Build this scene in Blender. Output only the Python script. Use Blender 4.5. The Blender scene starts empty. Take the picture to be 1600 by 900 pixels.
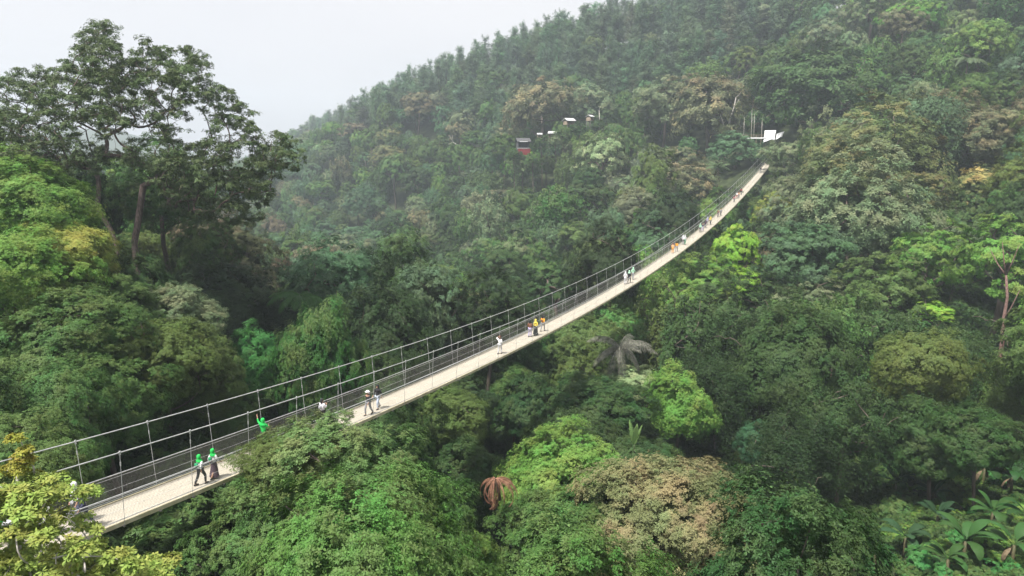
import bpy, bmesh, math, numpy as np
from mathutils import Vector, Matrix
R = math.radians
sc = bpy.context.scene
COL = sc.collection
CAMZ = 60.0
PITCH = 0.19
F = 1600*24/36.0

# ------------------------------------------------------------------ camera, sky, sun, exposure
cam_d = bpy.data.cameras.new('camera'); cam_d.lens = 24; cam_d.sensor_width = 36
cam_d.clip_start = 0.5; cam_d.clip_end = 6000
cam = bpy.data.objects.new('camera', cam_d); COL.objects.link(cam)
cam.location = (0, 0, CAMZ); cam.rotation_euler = (R(90)-PITCH, 0, 0)
sc.camera = cam
SUN_EL, SUN_AZ = 64, 225          # azimuth clockwise from +Y (north)
w = bpy.data.worlds.new('World'); sc.world = w; w.use_nodes = True
nt = w.node_tree; nt.nodes.clear()
sky = nt.nodes.new('ShaderNodeTexSky'); sky.sky_type = 'NISHITA'; sky.sun_disc = False
sky.sun_elevation = R(SUN_EL); sky.sun_rotation = R(SUN_AZ)
sky.altitude = 300; sky.air_density = 1.0; sky.dust_density = 6.0; sky.ozone_density = 0.6
hs = nt.nodes.new('ShaderNodeHueSaturation'); hs.inputs['Saturation'].default_value = 0.22
mx = nt.nodes.new('ShaderNodeMix'); mx.data_type = 'RGBA'; mx.inputs[0].default_value = 0.6
stc = nt.nodes.new('ShaderNodeTexCoord'); sn = nt.nodes.new('ShaderNodeTexNoise'); sn.inputs['Scale'].default_value = 1.6; sn.inputs['Detail'].default_value = 3
smp = nt.nodes.new('ShaderNodeMapping'); smp.inputs['Scale'].default_value = (1, 1, 2.2); nt.links.new(stc.outputs['Generated'], smp.inputs[0]); nt.links.new(smp.outputs[0], sn.inputs['Vector'])
scr = nt.nodes.new('ShaderNodeMapRange'); scr.data_type = 'FLOAT_VECTOR'      # thin uneven cloud veil over the whole sky
scr.inputs[7].default_value = (.30,)*3; scr.inputs[8].default_value = (.70,)*3; scr.inputs[9].default_value = (8.3, 8.3, 8.8); scr.inputs[10].default_value = (9.9, 9.7, 9.9)
nt.links.new(sn.outputs['Fac'], scr.inputs[6]); nt.links.new(scr.outputs[1], mx.inputs[7])
bg = nt.nodes.new('ShaderNodeBackground'); bg.inputs['Strength'].default_value = 0.056
wo = nt.nodes.new('ShaderNodeOutputWorld')
nt.links.new(sky.outputs[0], hs.inputs['Color']); nt.links.new(hs.outputs[0], mx.inputs[6])
nt.links.new(mx.outputs[2], bg.inputs['Color']); nt.links.new(bg.outputs[0], wo.inputs['Surface'])
sun_d = bpy.data.lights.new('sun', 'SUN'); sun_d.energy = 3.6; sun_d.angle = R(5); sun_d.color = (1, .96, .9)
sun = bpy.data.objects.new('sun', sun_d); COL.objects.link(sun); sun.location = (0, 0, 400)
sun.rotation_euler = (R(90-SUN_EL), 0, R(180-SUN_AZ)+0)
sc.view_settings.view_transform = 'Standard'; sc.view_settings.look = 'None'
sc.view_settings.gamma = 1; sc.view_settings.use_curve_mapping = False
sc.view_settings.exposure = 1.2
cy = sc.cycles
cy.max_bounces = 5; cy.diffuse_bounces = 3; cy.glossy_bounces = 1; cy.transmission_bounces = 2
cy.transparent_max_bounces = 6; cy.volume_bounces = 2
cy.use_denoising = True; cy.denoiser = 'OPENIMAGEDENOISE'
cy.use_adaptive_sampling = True; cy.adaptive_threshold = 0.02
HAZE = 0.00045

# ------------------------------------------------------------------ projection helpers
cp, sp = math.cos(PITCH), math.sin(PITCH)
def unproj(px, py, d):
    xc = (px-800)/F; yc = -(py-450)/F
    return np.array([xc*d, (cp+yc*sp)*d, (yc*cp-sp)*d+CAMZ])
def proj(p):
    x, y, z = p[..., 0], p[..., 1], p[..., 2]-CAMZ
    dep = y*cp-z*sp; up = y*sp+z*cp
    return 800+F*x/dep, 450-F*up/dep, dep

# ------------------------------------------------------------------ object helpers
def tag(o, label=None, cat=None, group=None, kind=None):
    if label: o['label'] = label
    if cat: o['category'] = cat
    if group: o['group'] = group
    if kind: o['kind'] = kind
    return o
def empty(name, loc=(0, 0, 0), rz=0):
    o = bpy.data.objects.new(name, None); COL.objects.link(o)
    o.empty_display_size = 0.5
    o.location = loc; o.rotation_euler = (0, 0, rz); return o
def link(name, me, parent=None, mat=None):
    o = bpy.data.objects.new(name, me); COL.objects.link(o)
    if parent is not None: o.parent = parent
    if mat is not None:
        if not me.materials: me.materials.append(mat)
        else:
            o.material_slots[0].link = 'OBJECT'; o.material_slots[0].material = mat
    return o
def np_mesh(name, V, Fc, attr=None, smooth=False):
    """V (n,3); Fc (m,k) constant k faces"""
    me = bpy.data.meshes.new(name)
    V = np.ascontiguousarray(V, dtype=np.float32); Fc = np.ascontiguousarray(Fc, dtype=np.int32)
    m, k = Fc.shape
    me.vertices.add(len(V)); me.vertices.foreach_set('co', V.ravel())
    me.loops.add(m*k); me.loops.foreach_set('vertex_index', Fc.ravel())
    me.polygons.add(m); me.polygons.foreach_set('loop_start', np.arange(0, m*k, k, dtype=np.int32))
    if smooth: me.polygons.foreach_set('use_smooth', np.ones(m, dtype=bool))
    me.update(calc_edges=True)
    if attr is not None:
        a = me.attributes.new('leafdata', 'FLOAT_COLOR', 'POINT')
        c = np.ones((len(V), 4), dtype=np.float32); c[:, :3] = attr
        a.data.foreach_set('color', c.ravel())
    return me
class MB:
    """collects tubes and boxes, builds one mesh of quads/tris"""
    def __init__(s): s.v = []; s.f = []; s.n = 0
    def add(s, V, Fc):
        s.v.append(np.asarray(V, float)); s.f += [tuple(int(i)+s.n for i in f) for f in Fc]; s.n += len(V)
    def tube(s, P, rad, k=6, cap=True):
        P = np.asarray(P, float); n = len(P); rad = np.broadcast_to(rad, (n,))
        T = np.gradient(P, axis=0); T /= np.linalg.norm(T, axis=1)[:, None]+1e-9
        up = np.array([0.31, 0.17, 0.93]) if abs(T[0][2]) < .8 else np.array([1., 0.1, 0])
        A = np.cross(T, up); A /= np.linalg.norm(A, axis=1)[:, None]+1e-9; B = np.cross(T, A)
        an = np.arange(k)*2*math.pi/k
        V = (P[:, None, :]+rad[:, None, None]*(np.cos(an)[None, :, None]*A[:, None, :]+np.sin(an)[None, :, None]*B[:, None, :])).reshape(-1, 3)
        f = [(i*k+j, i*k+(j+1) % k, (i+1)*k+(j+1) % k, (i+1)*k+j) for i in range(n-1) for j in range(k)]
        if cap: f += [tuple(range(k))[::-1], tuple((n-1)*k+j for j in range(k))]
        s.add(V, f)
    def box(s, c, size, M=None):
        h = np.array(size)/2
        V = np.array([[x, y, z] for x in (-1, 1) for y in (-1, 1) for z in (-1, 1)])*h
        if M is not None: V = V@np.asarray(M).T
        s.add(V+np.array(c), [(0, 1, 3, 2), (4, 6, 7, 5), (0, 4, 5, 1), (2, 3, 7, 6), (0, 2, 6, 4), (1, 5, 7, 3)])
    def mesh(s, name, smooth=False):
        me = bpy.data.meshes.new(name)
        V = np.concatenate(s.v); me.from_pydata(V.tolist(), [], s.f)
        if smooth:
            me.polygons.foreach_set('use_smooth', np.ones(len(me.polygons), dtype=bool))
        me.update(); return me

# ------------------------------------------------------------------ materials
def new_mat(name):
    m = bpy.data.materials.new(name); m.use_nodes = True; m.node_tree.nodes.clear(); return m, m.node_tree
def foliage_mat():
    m, t = new_mat('foliage'); N = t.nodes.new; L = t.links.new
    a1 = N('ShaderNodeAttribute'); a1.attribute_type = 'INSTANCER'; a1.attribute_name = 'tint'
    a2 = N('ShaderNodeAttribute'); a2.attribute_type = 'INSTANCER'; a2.attribute_name = 'flush'
    ld = N('ShaderNodeAttribute'); ld.attribute_type = 'GEOMETRY'; ld.attribute_name = 'leafdata'
    sep = N('ShaderNodeSeparateColor'); L(ld.outputs['Color'], sep.inputs[0])
    oi = N('ShaderNodeObjectInfo')
    tc = N('ShaderNodeTexCoord'); no = N('ShaderNodeTexNoise'); no.inputs['Scale'].default_value = 2.2; no.inputs['Detail'].default_value = 3
    ad = N('ShaderNodeVectorMath'); ad.operation = 'ADD'
    L(tc.outputs['Object'], ad.inputs[0]); L(oi.outputs['Random'], ad.inputs[1]); L(ad.outputs[0], no.inputs['Vector'])
    # flush of young leaves on the outer tips
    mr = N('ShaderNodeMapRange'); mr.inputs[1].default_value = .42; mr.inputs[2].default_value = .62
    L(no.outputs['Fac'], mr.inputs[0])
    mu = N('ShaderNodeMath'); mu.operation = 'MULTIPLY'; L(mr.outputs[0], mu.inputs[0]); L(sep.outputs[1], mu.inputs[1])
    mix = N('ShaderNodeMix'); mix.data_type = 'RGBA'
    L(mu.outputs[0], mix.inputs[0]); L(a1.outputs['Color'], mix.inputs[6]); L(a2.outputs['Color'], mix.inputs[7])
    # per leaf / per clump variation of lightness and hue
    m1 = N('ShaderNodeMapRange'); m1.inputs[3].default_value = .62; m1.inputs[4].default_value = 1.42
    av = N('ShaderNodeMath'); av.operation = 'ADD'; L(sep.outputs[0], av.inputs[0]); L(sep.outputs[2], av.inputs[1])
    hv = N('ShaderNodeMath'); hv.operation = 'MULTIPLY'; hv.inputs[1].default_value = .5; L(av.outputs[0], hv.inputs[0])
    L(hv.outputs[0], m1.inputs[0])
    hsv = N('ShaderNodeHueSaturation'); L(mix.outputs[2], hsv.inputs['Color']); L(m1.outputs[0], hsv.inputs['Value'])
    mh = N('ShaderNodeMapRange'); mh.inputs[3].default_value = .485; mh.inputs[4].default_value = .515; L(sep.outputs[0], mh.inputs[0])
    L(mh.outputs[0], hsv.inputs['Hue'])
    p = N('ShaderNodeBsdfPrincipled'); p.inputs['Roughness'].default_value = .5; p.inputs['Specular IOR Level'].default_value = .10
    L(hsv.outputs[0], p.inputs['Base Color'])
    tr = N('ShaderNodeBsdfTranslucent'); L(hsv.outputs[0], tr.inputs['Color'])
    ms = N('ShaderNodeMixShader'); ms.inputs[0].default_value = .2
    L(p.outputs[0], ms.inputs[1]); L(tr.outputs[0], ms.inputs[2])
    o = N('ShaderNodeOutputMaterial'); L(ms.outputs[0], o.inputs['Surface']); return m
def noise_mat(name, c1, c2, scale=3, rough=.8, detail=5, bump=0, stretch=None, metal=0, spec=.3):
    m, t = new_mat(name); N = t.nodes.new; L = t.links.new
    tc = N('ShaderNodeTexCoord'); mp = N('ShaderNodeMapping'); L(tc.outputs['Object'], mp.inputs[0])
    if stretch: mp.inputs['Scale'].default_value = stretch
    no = N('ShaderNodeTexNoise'); no.inputs['Scale'].default_value = scale; no.inputs['Detail'].default_value = detail
    L(mp.outputs[0], no.inputs['Vector'])
    cr = N('ShaderNodeValToRGB'); cr.color_ramp.elements[0].position = .35; cr.color_ramp.elements[1].position = .65
    cr.color_ramp.elements[0].color = (*c1, 1); cr.color_ramp.elements[1].color = (*c2, 1)
    L(no.outputs['Fac'], cr.inputs[0])
    p = N('ShaderNodeBsdfPrincipled'); p.inputs['Roughness'].default_value = rough; p.inputs['Metallic'].default_value = metal
    p.inputs['Specular IOR Level'].default_value = spec
    L(cr.outputs[0], p.inputs['Base Color'])
    if bump:
        b = N('ShaderNodeBump'); b.inputs['Strength'].default_value = bump; L(no.outputs['Fac'], b.inputs['Height']); L(b.outputs[0], p.inputs['Normal'])
    o = N('ShaderNodeOutputMaterial'); L(p.outputs[0], o.inputs['Surface']); return m
M_LEAF = foliage_mat()
M_BARK = noise_mat('bark', (.07, .052, .042), (.16, .13, .11), 4, .9, stretch=(3, 3, .6))
M_BARK_RED = noise_mat('reddish_bark', (.10, .055, .045), (.22, .14, .12), 4, .9, stretch=(3, 3, .5))
M_BARK_GREY = noise_mat('grey_brown_bark', (.06, .045, .038), (.17, .125, .11), 4, .9, stretch=(3, 3, .5))
M_SHEDROOF = noise_mat('weathered_white_sheet', (.38, .38, .38), (.55, .55, .55), 2, .7)
M_BARK_PALE = noise_mat('pale_bark', (.28, .26, .23), (.48, .45, .41), 3, .85, stretch=(2, 2, .5))
M_SOIL = noise_mat('forest_floor', (.018, .028, .010), (.045, .060, .022), .35, .95, 8)
M_STEEL = noise_mat('galvanised_cable', (.42, .43, .43), (.60, .60, .59), 6, .45, metal=.35, spec=.5)
M_DECKSIDE = noise_mat('deck_edge_timber', (.38, .34, .22), (.52, .47, .34), 2, .8)
M_BEAM = noise_mat('deck_steel', (.10, .10, .09), (.20, .19, .17), 3, .6)
M_WHITE = noise_mat('white_canvas', (.74, .75, .76), (.84, .84, .84), .6, .6)
M_RED = noise_mat('red_boards', (.20, .025, .03), (.28, .04, .04), 2, .7)
M_DARKROOF = noise_mat('dark_roof', (.05, .05, .055), (.10, .10, .10), 3, .8)
M_WOOD = noise_mat('weathered_wood', (.22, .17, .12), (.36, .29, .22), 3, .8)
M_DRYLEAF = noise_mat('dry_banana_leaf', (.10, .075, .045), (.20, .15, .09), 5, .8)
M_DEADFROND = noise_mat('dry_rust_frond', (.15, .07, .045), (.30, .16, .10), 5, .8)
M_GREYFROND = noise_mat('grey_frond', (.085, .09, .07), (.22, .215, .175), 3, .8)

# ------------------------------------------------------------------ crown generators (numpy)
def unit(v): return v/(np.linalg.norm(v, axis=-1, keepdims=True)+1e-9)
def leaves_mesh(name, P, D, size, tint, outer, rng, k=5, width=.42, droop=.25):
    """rosettes of k leaves at points P facing along D"""
    n = len(P); D = unit(D)
    T = unit(np.cross(D, rng.normal(size=(n, 3)))); B = np.cross(D, T)
    ph = rng.uniform(0, 2*math.pi, n)
    Vs = []; A = []
    for i in range(k):
        a = ph+i*2*math.pi/k+rng.normal(0, .35, n)
        lift = rng.uniform(-.1, .5, n)
        ax = unit(T*np.cos(a)[:, None]+B*np.sin(a)[:, None]+D*lift[:, None]+np.array([0, 0, -droop]))
        sd = unit(np.cross(ax, D)+rng.normal(0, .25, (n, 3)))
        s = (size*rng.uniform(.65, 1.3, n))[:, None]
        b = P+ax*s*.08
        v = np.stack([b, b+ax*s*.55+sd*s*width*.5, b+ax*s, b+ax*s*.5-sd*s*width*.5], 1)
        Vs.append(v.reshape(-1, 3))
        c = np.stack([tint, outer, rng.uniform(0, 1, n)], 1)
        A.append(np.repeat(c, 4, axis=0))
    V = np.concatenate(Vs); A = np.concatenate(A)
    return np_mesh(name, V, np.arange(len(V)).reshape(-1, 4), A)
def ellipsoid_pts(rng, n, low=-.35):
    """well spread directions on the upper part of a sphere"""
    i = np.arange(n)+.5
    z = 1-(1-low)*i/n; a = i*2.399963
    d = np.stack([np.sqrt(1-z*z)*np.cos(a), np.sqrt(1-z*z)*np.sin(a), z], 1)
    return unit(d+rng.normal(0, .35/math.sqrt(n/10), (n, 3)))
def lump(rng, d, amp, freq=2.2):
    out = np.ones(len(d))
    for f in (1, 2, 4):
        K = rng.normal(size=(4, 3))*freq*f; p = rng.uniform(0, 6.28, 4)
        out += amp/f*np.sin(d@K.T+p).mean(1)*1.6
    return out
def blob_crown(name, seed, clumps=90, leaves=140, k=5, lsize=.035, cr=.2, amp=.18, low=-.35, flat=1.0, gap=0.0, inner=.35, droop=.25, top=1.0):
    rng = np.random.default_rng(seed)
    d = ellipsoid_pts(rng, clumps, low)
    if gap > 0:
        keep = lump(rng, d, 1.0, 2.8) > 1-1.2+gap*1.2
        if keep.sum() > clumps*.3: d = d[keep]
    r = lump(rng, d, amp)
    C = d*r[:, None]*(1-cr*.8); C[:, 2] *= top
    ni = int(len(d)*inner)
    di = ellipsoid_pts(rng, ni, -.2)
    C = np.concatenate([C, di*rng.uniform(.35, .72, ni)[:, None]*np.array([1, 1, top])])
    dd = np.concatenate([d, di])
    n = len(C); crs = cr*np.clip(np.exp(rng.normal(0, .32, n)), .5, 1.9)
    lo = np.concatenate([np.full(len(d), 1.), np.full(ni, .5)])
    cnt = np.maximum((leaves*lo*(crs/cr)**2).astype(int), 4)
    idx = np.repeat(np.arange(n), cnt); m = len(idx)
    tpc = np.maximum(cnt//14, 3); toff = np.concatenate([[0], np.cumsum(tpc)[:-1]]); nt_ = int(tpc.sum())
    tci = np.repeat(np.arange(n), tpc)
    te = rng.normal(size=(nt_, 3)); te[:, 2] = te[:, 2]*.9+.35; te += dd[tci]*.8; te = unit(te)
    tr_ = crs[tci]*rng.uniform(.6, 1.15, nt_)
    ti = toff[idx]+(rng.uniform(0, 1, m)*tpc[idx]).astype(int)
    le = unit(rng.normal(size=(m, 3))+te[ti]*.9+np.array([0, 0, .35]))
    TC = C[tci]+te*tr_[:, None]*np.array([1, 1, flat])
    P = TC[ti]+le*(crs[idx]*.42*rng.uniform(.25, 1.15, m))[:, None]*np.array([1, 1, max(flat, .6)])
    e = unit(te[ti]+le*.8)
    D = unit(e*.65+np.array([0, 0, .4])+dd[idx]*.75)
    tint = np.clip(rng.normal(.5, .2, n)[idx]+rng.normal(0, .16, nt_)[ti], 0, 1)
    rr = np.linalg.norm(P/np.array([1, 1, top]), axis=1)
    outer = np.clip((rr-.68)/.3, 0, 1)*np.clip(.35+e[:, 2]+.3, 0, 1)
    return leaves_mesh(name, P, D, np.full(m, lsize), tint, outer, rng, k, droop=droop), C
def pine_crown(name, seed, n=2200, lsize=.05, k=5):
    """tall narrow crown, z from 0 to 1, radius about .17; tiers of ascending feathery boughs"""
    rng = np.random.default_rng(seed); P = []; D = []; T = []
    nb = 95
    for i in range(nb):
        z = .12+.85*(i/nb)**.92+rng.normal(0, .012); a = i*2.4+rng.normal(0, .5)
        L = .165*(1-((z-.12)/.9))**.36*rng.uniform(.45, 1.25)+.015
        if rng.random() < .12: continue
        t = rng.uniform(.15, 1, max(4, int(n/nb*(L/.12))))
        m = len(t)
        x = t*L; rise = .55*x+rng.normal(0, .018, m)-.8*x*x
        sp_ = .30*x*rng.normal(0, 1, m)
        pts = np.stack([np.cos(a)*x-np.sin(a)*sp_, np.sin(a)*x+np.cos(a)*sp_, z+rise+rng.normal(0, .006, m)], 1)
        P.append(pts); D.append(np.stack([np.cos(a)*.5*np.ones(m), np.sin(a)*.5*np.ones(m), np.ones(m)], 1)+rng.normal(0, .3, (m, 3)))
        T.append(np.full(m, np.clip(rng.normal(.5, .25), 0, 1)))
    P = np.concatenate(P); D = np.concatenate(D); T = np.concatenate(T)
    out = np.clip(np.linalg.norm(P[:, :2], axis=1)/.12, 0, 1)
    return leaves_mesh(name, P, D, np.full(len(P), lsize*.5), T, out, rng, k, width=.3, droop=.1), None
def vine_crown(name, seed, strands=110, leaves=150, lsize=.035, k=4, depth=2.2):
    """leafy top with curtains of creeper hanging from it; top radius 1, curtains fall to z=-depth"""
    rng = np.random.default_rng(seed); P = []; D = []; T = []
    for i in range(strands):
        bunch = i % 13
        a = bunch*2.399+seed+rng.normal(0, .22); r0 = rng.uniform(.25, 1.0)**.7
        lobe = .92+.30*math.sin(3*a+seed)+.18*math.sin(5*a+seed*2)+.12*math.sin(bunch*7.7)
        r0 *= lobe
        z0 = .75*math.sqrt(max(0, 1-(r0/1.35)**2))+rng.normal(0, .08)
        Ln = (depth+z0)*rng.uniform(.35, 1.0)*(1.0 if r0 > .55 else .5)*(.6+.4*abs(math.sin(bunch*3.1+seed)))
        m = int(leaves*Ln/2.0)+6
        t = np.sort(rng.uniform(0, 1, m)**.9)
        wob = .07*np.sin(t*rng.uniform(4, 9)+rng.uniform(0, 6))
        r = r0+.14*np.sin(np.minimum(t*3, 1)*math.pi/2)-.10*t+wob*.5
        aa = a+wob*.8+rng.normal(0, .075, m)/(.5+r)
        pts = np.stack([np.cos(aa)*r, np.sin(aa)*r, z0-t*Ln], 1)+rng.normal(0, 1, (m, 3))*(.03+.07*np.sin(t*17+bunch)**2)[:, None]
        P.append(pts); D.append(np.stack([np.cos(aa), np.sin(aa), np.full(m, .55)], 1)+rng.normal(0, .35, (m, 3)))
        T.append(np.full(m, np.clip(rng.normal(.5, .25), 0, 1)))
    # leafy cap
    d = ellipsoid_pts(rng, 60, -.3); C = d*lump(rng, d, .5)[:, None]*.92; C[:, 2] *= .9
    idx = np.repeat(np.arange(60), leaves//2); m = len(idx)
    e = unit(rng.normal(size=(m, 3))+d[idx]*.8+np.array([0, 0, .3]))
    P.append(C[idx]+e*(.2*rng.uniform(.5, 1.7, 60)[idx]*rng.uniform(.4, 1.1, m))[:, None]); D.append(e+np.array([0, 0, .4])); T.append(np.clip(rng.normal(.5, .2, 60), 0, 1)[idx])
    P = np.concatenate(P); D = np.concatenate(D); T = np.concatenate(T)
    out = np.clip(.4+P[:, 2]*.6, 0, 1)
    return leaves_mesh(name, P, D, np.full(len(P), lsize), T, out, rng, k, width=.6, droop=.7), C
def skeleton(C, root, rng, tip=.006, pipe=.5, bend=.12, up=.25, maxr=9):
    """connect cluster centres C to a growing branch graph; returns polylines with radii"""
    nodes = [np.array(root[0], float)]; par = [-1]
    for p in root[1:]: nodes.append(np.array(p, float)); par.append(len(nodes)-2)
    order = np.argsort(np.linalg.norm(C-nodes[-1], axis=1))
    ends = []
    for ci in order:
        c = C[ci]; A = np.array(nodes)
        v = c-A; dist = np.linalg.norm(v, axis=1)
        # prefer connections that go up/outwards
        pen = dist*(1+.6*(v[:, 2]/(dist+1e-6) < 0.05))
        pen[:max(len(root)-2, 0)] += 9e3
        j = int(np.argmin(pen)); p = A[j]; L = dist[j]
        seg = max(1, int(L/.16/ (1 if maxr < 20 else maxr)))
        seg = min(seg, 5)
        perp = rng.normal(size=3)*L*bend; last = j
        for s_ in range(1, seg+1):
            t = s_/seg
            q = p+(c-p)*t+perp*math.sin(math.pi*t)+np.array([0, 0, up*L*.35])*math.sin(math.pi*t)
            nodes.append(q); par.append(last); last = len(nodes)-1
        ends.append(last)
    n = len(nodes); wgt = np.zeros(n)
    for e in ends: wgt[e] += 1
    for i in range(n-1, 0, -1):
        if par[i] >= 0: wgt[par[i]] += wgt[i]
    rad = tip*np.maximum(wgt, 1)**pipe
    kids = [[] for _ in range(n)]
    for i in range(1, n): kids[par[i]].append(i)
    mb = MB(); stack = [(0, [0])]
    while stack:
        i, chain = stack.pop()
        cur = i
        while kids[cur]:
            ks = sorted(kids[cur], key=lambda q: -wgt[q])
            for kx in ks[1:]: stack.append((kx, [cur, kx]))
            cur = ks[0]; chain.append(cur)
        Pp = np.array([nodes[c] for c in chain]); rr = rad[chain].copy()
        if len(chain) > 1 and chain[0] != 0: rr[0] = rr[1]
        if len(Pp) >= 2: mb.tube(Pp, rr, 7 if rr.max() > tip*5 else 4, cap=False)
    return mb

# ------------------------------------------------------------------ species meshes (unit crown radius, crown centre at the origin)
SP = {}
def build_species():
    for i in range(4):
        c, C = blob_crown('near_dome_crown', 10+i, 170, 190, 6, .030, .165, .36, low=-.75, inner=.3); SP[('dome', 'n', i)] = mk(c, C, i)
    for i in range(5):
        c, C = blob_crown('dome_crown', 30+i, 130, 75, 5, .046, .175, .38, low=-.7); SP[('dome', 'm', i)] = mk(c, C, i)
    for i in range(5):
        c, C = blob_crown('far_dome_crown', 50+i, 85, 34, 4, .078, .2, .38, low=-.6); SP[('dome', 'f', i)] = mk(c, C, i)
    for i in range(3):
        c, C = blob_crown('near_layered_crown', 70+i, 85, 170, 6, .040, .17, .26, low=-.55, flat=.5, gap=.45, inner=.5); SP[('layered', 'n', i)] = mk(c, C, i, .009)
    for i in range(3):
        c, C = blob_crown('layered_crown', 80+i, 80, 75, 5, .060, .19, .26, low=-.55, flat=.5, gap=.4, inner=.5); SP[('layered', 'm', i)] = mk(c, C, i, .009)
    for i in range(2):
        c, C = blob_crown('far_layered_crown', 90+i, 60, 34, 4, .09, .22, .26, low=-.5, flat=.6, gap=.35, inner=.5); SP[('layered', 'f', i)] = mk(c, C, i, .009)
    for i in range(4):
        c, C = pine_crown('pine_crown', 100+i, 2600, .045, 5); SP[('pine', 'f', i)] = (c, pine_trunk)
    for i in range(3):
        c, C = vine_crown('near_vine_crown', 110+i, 150, 190, .034, 4); SP[('vine', 'n', i)] = mk(c, C, i)
    for i in range(3):
        c, C = vine_crown('vine_crown', 120+i, 100, 75, .06, 4); SP[('vine', 'm', i)] = mk(c, C, i)
    for i in range(2):
        c, C = vine_crown('far_vine_crown', 130+i, 70, 34, .095, 3); SP[('vine', 'f', i)] = mk(c, C, i)
def mk(c, C, seed, thick=.0065, depth=5.0):
    rng = np.random.default_rng(seed+77)
    CC = C if len(C) <= 60 else C[rng.choice(len(C), 60, replace=False)]
    base = [(.25, .1, -depth), (.12, 0, -2.2), (.02, .03, -1.2), (0, 0, -.55)]
    c.materials.append(M_LEAF)
    tm = skeleton(CC, base, rng, thick, .5).mesh('trunk', True); tm.materials.append(M_BARK)
    return (c, tm)
_pt = MB(); _pt.tube([(0, 0, -.3), (0, 0, .2), (.004, 0, .6), (0, 0, .96)], [.016, .014, .009, .002], 6)
pine_trunk = _pt.mesh('pine_trunk', True); pine_trunk.materials.append(M_BARK)
build_species()
for k_, v_ in SP.items():
    if not v_[0].materials: v_[0].materials.append(M_LEAF)
NVAR = {}
for (st, lod, i) in SP: NVAR[(st, lod)] = max(NVAR.get((st, lod), 0), i+1)

# ------------------------------------------------------------------ colours (linear base colours)
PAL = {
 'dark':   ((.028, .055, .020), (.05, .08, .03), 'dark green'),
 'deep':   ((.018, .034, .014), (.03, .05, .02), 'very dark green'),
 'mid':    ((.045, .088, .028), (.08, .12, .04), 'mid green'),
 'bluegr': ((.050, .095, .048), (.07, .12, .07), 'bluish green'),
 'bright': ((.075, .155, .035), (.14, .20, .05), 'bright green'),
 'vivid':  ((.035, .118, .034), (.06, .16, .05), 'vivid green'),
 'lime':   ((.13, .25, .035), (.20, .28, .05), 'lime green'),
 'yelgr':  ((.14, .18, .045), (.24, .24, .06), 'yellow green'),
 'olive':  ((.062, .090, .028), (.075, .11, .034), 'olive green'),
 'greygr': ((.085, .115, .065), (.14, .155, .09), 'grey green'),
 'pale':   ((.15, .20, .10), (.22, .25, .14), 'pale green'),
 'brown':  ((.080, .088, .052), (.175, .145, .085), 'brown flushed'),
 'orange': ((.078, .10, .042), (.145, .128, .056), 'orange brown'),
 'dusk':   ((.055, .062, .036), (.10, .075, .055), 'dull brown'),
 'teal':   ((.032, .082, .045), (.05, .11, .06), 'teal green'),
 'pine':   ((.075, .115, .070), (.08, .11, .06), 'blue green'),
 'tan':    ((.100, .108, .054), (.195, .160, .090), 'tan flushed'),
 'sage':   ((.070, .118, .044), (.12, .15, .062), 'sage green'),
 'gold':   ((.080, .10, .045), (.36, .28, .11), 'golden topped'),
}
PAL = {k: (tuple(np.array(a)*(1.42, 1.5, 1.3)), tuple(np.array(b)*(1.3, 1.3, 1.2)), c) for k, (a, b, c) in PAL.items()}
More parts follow.
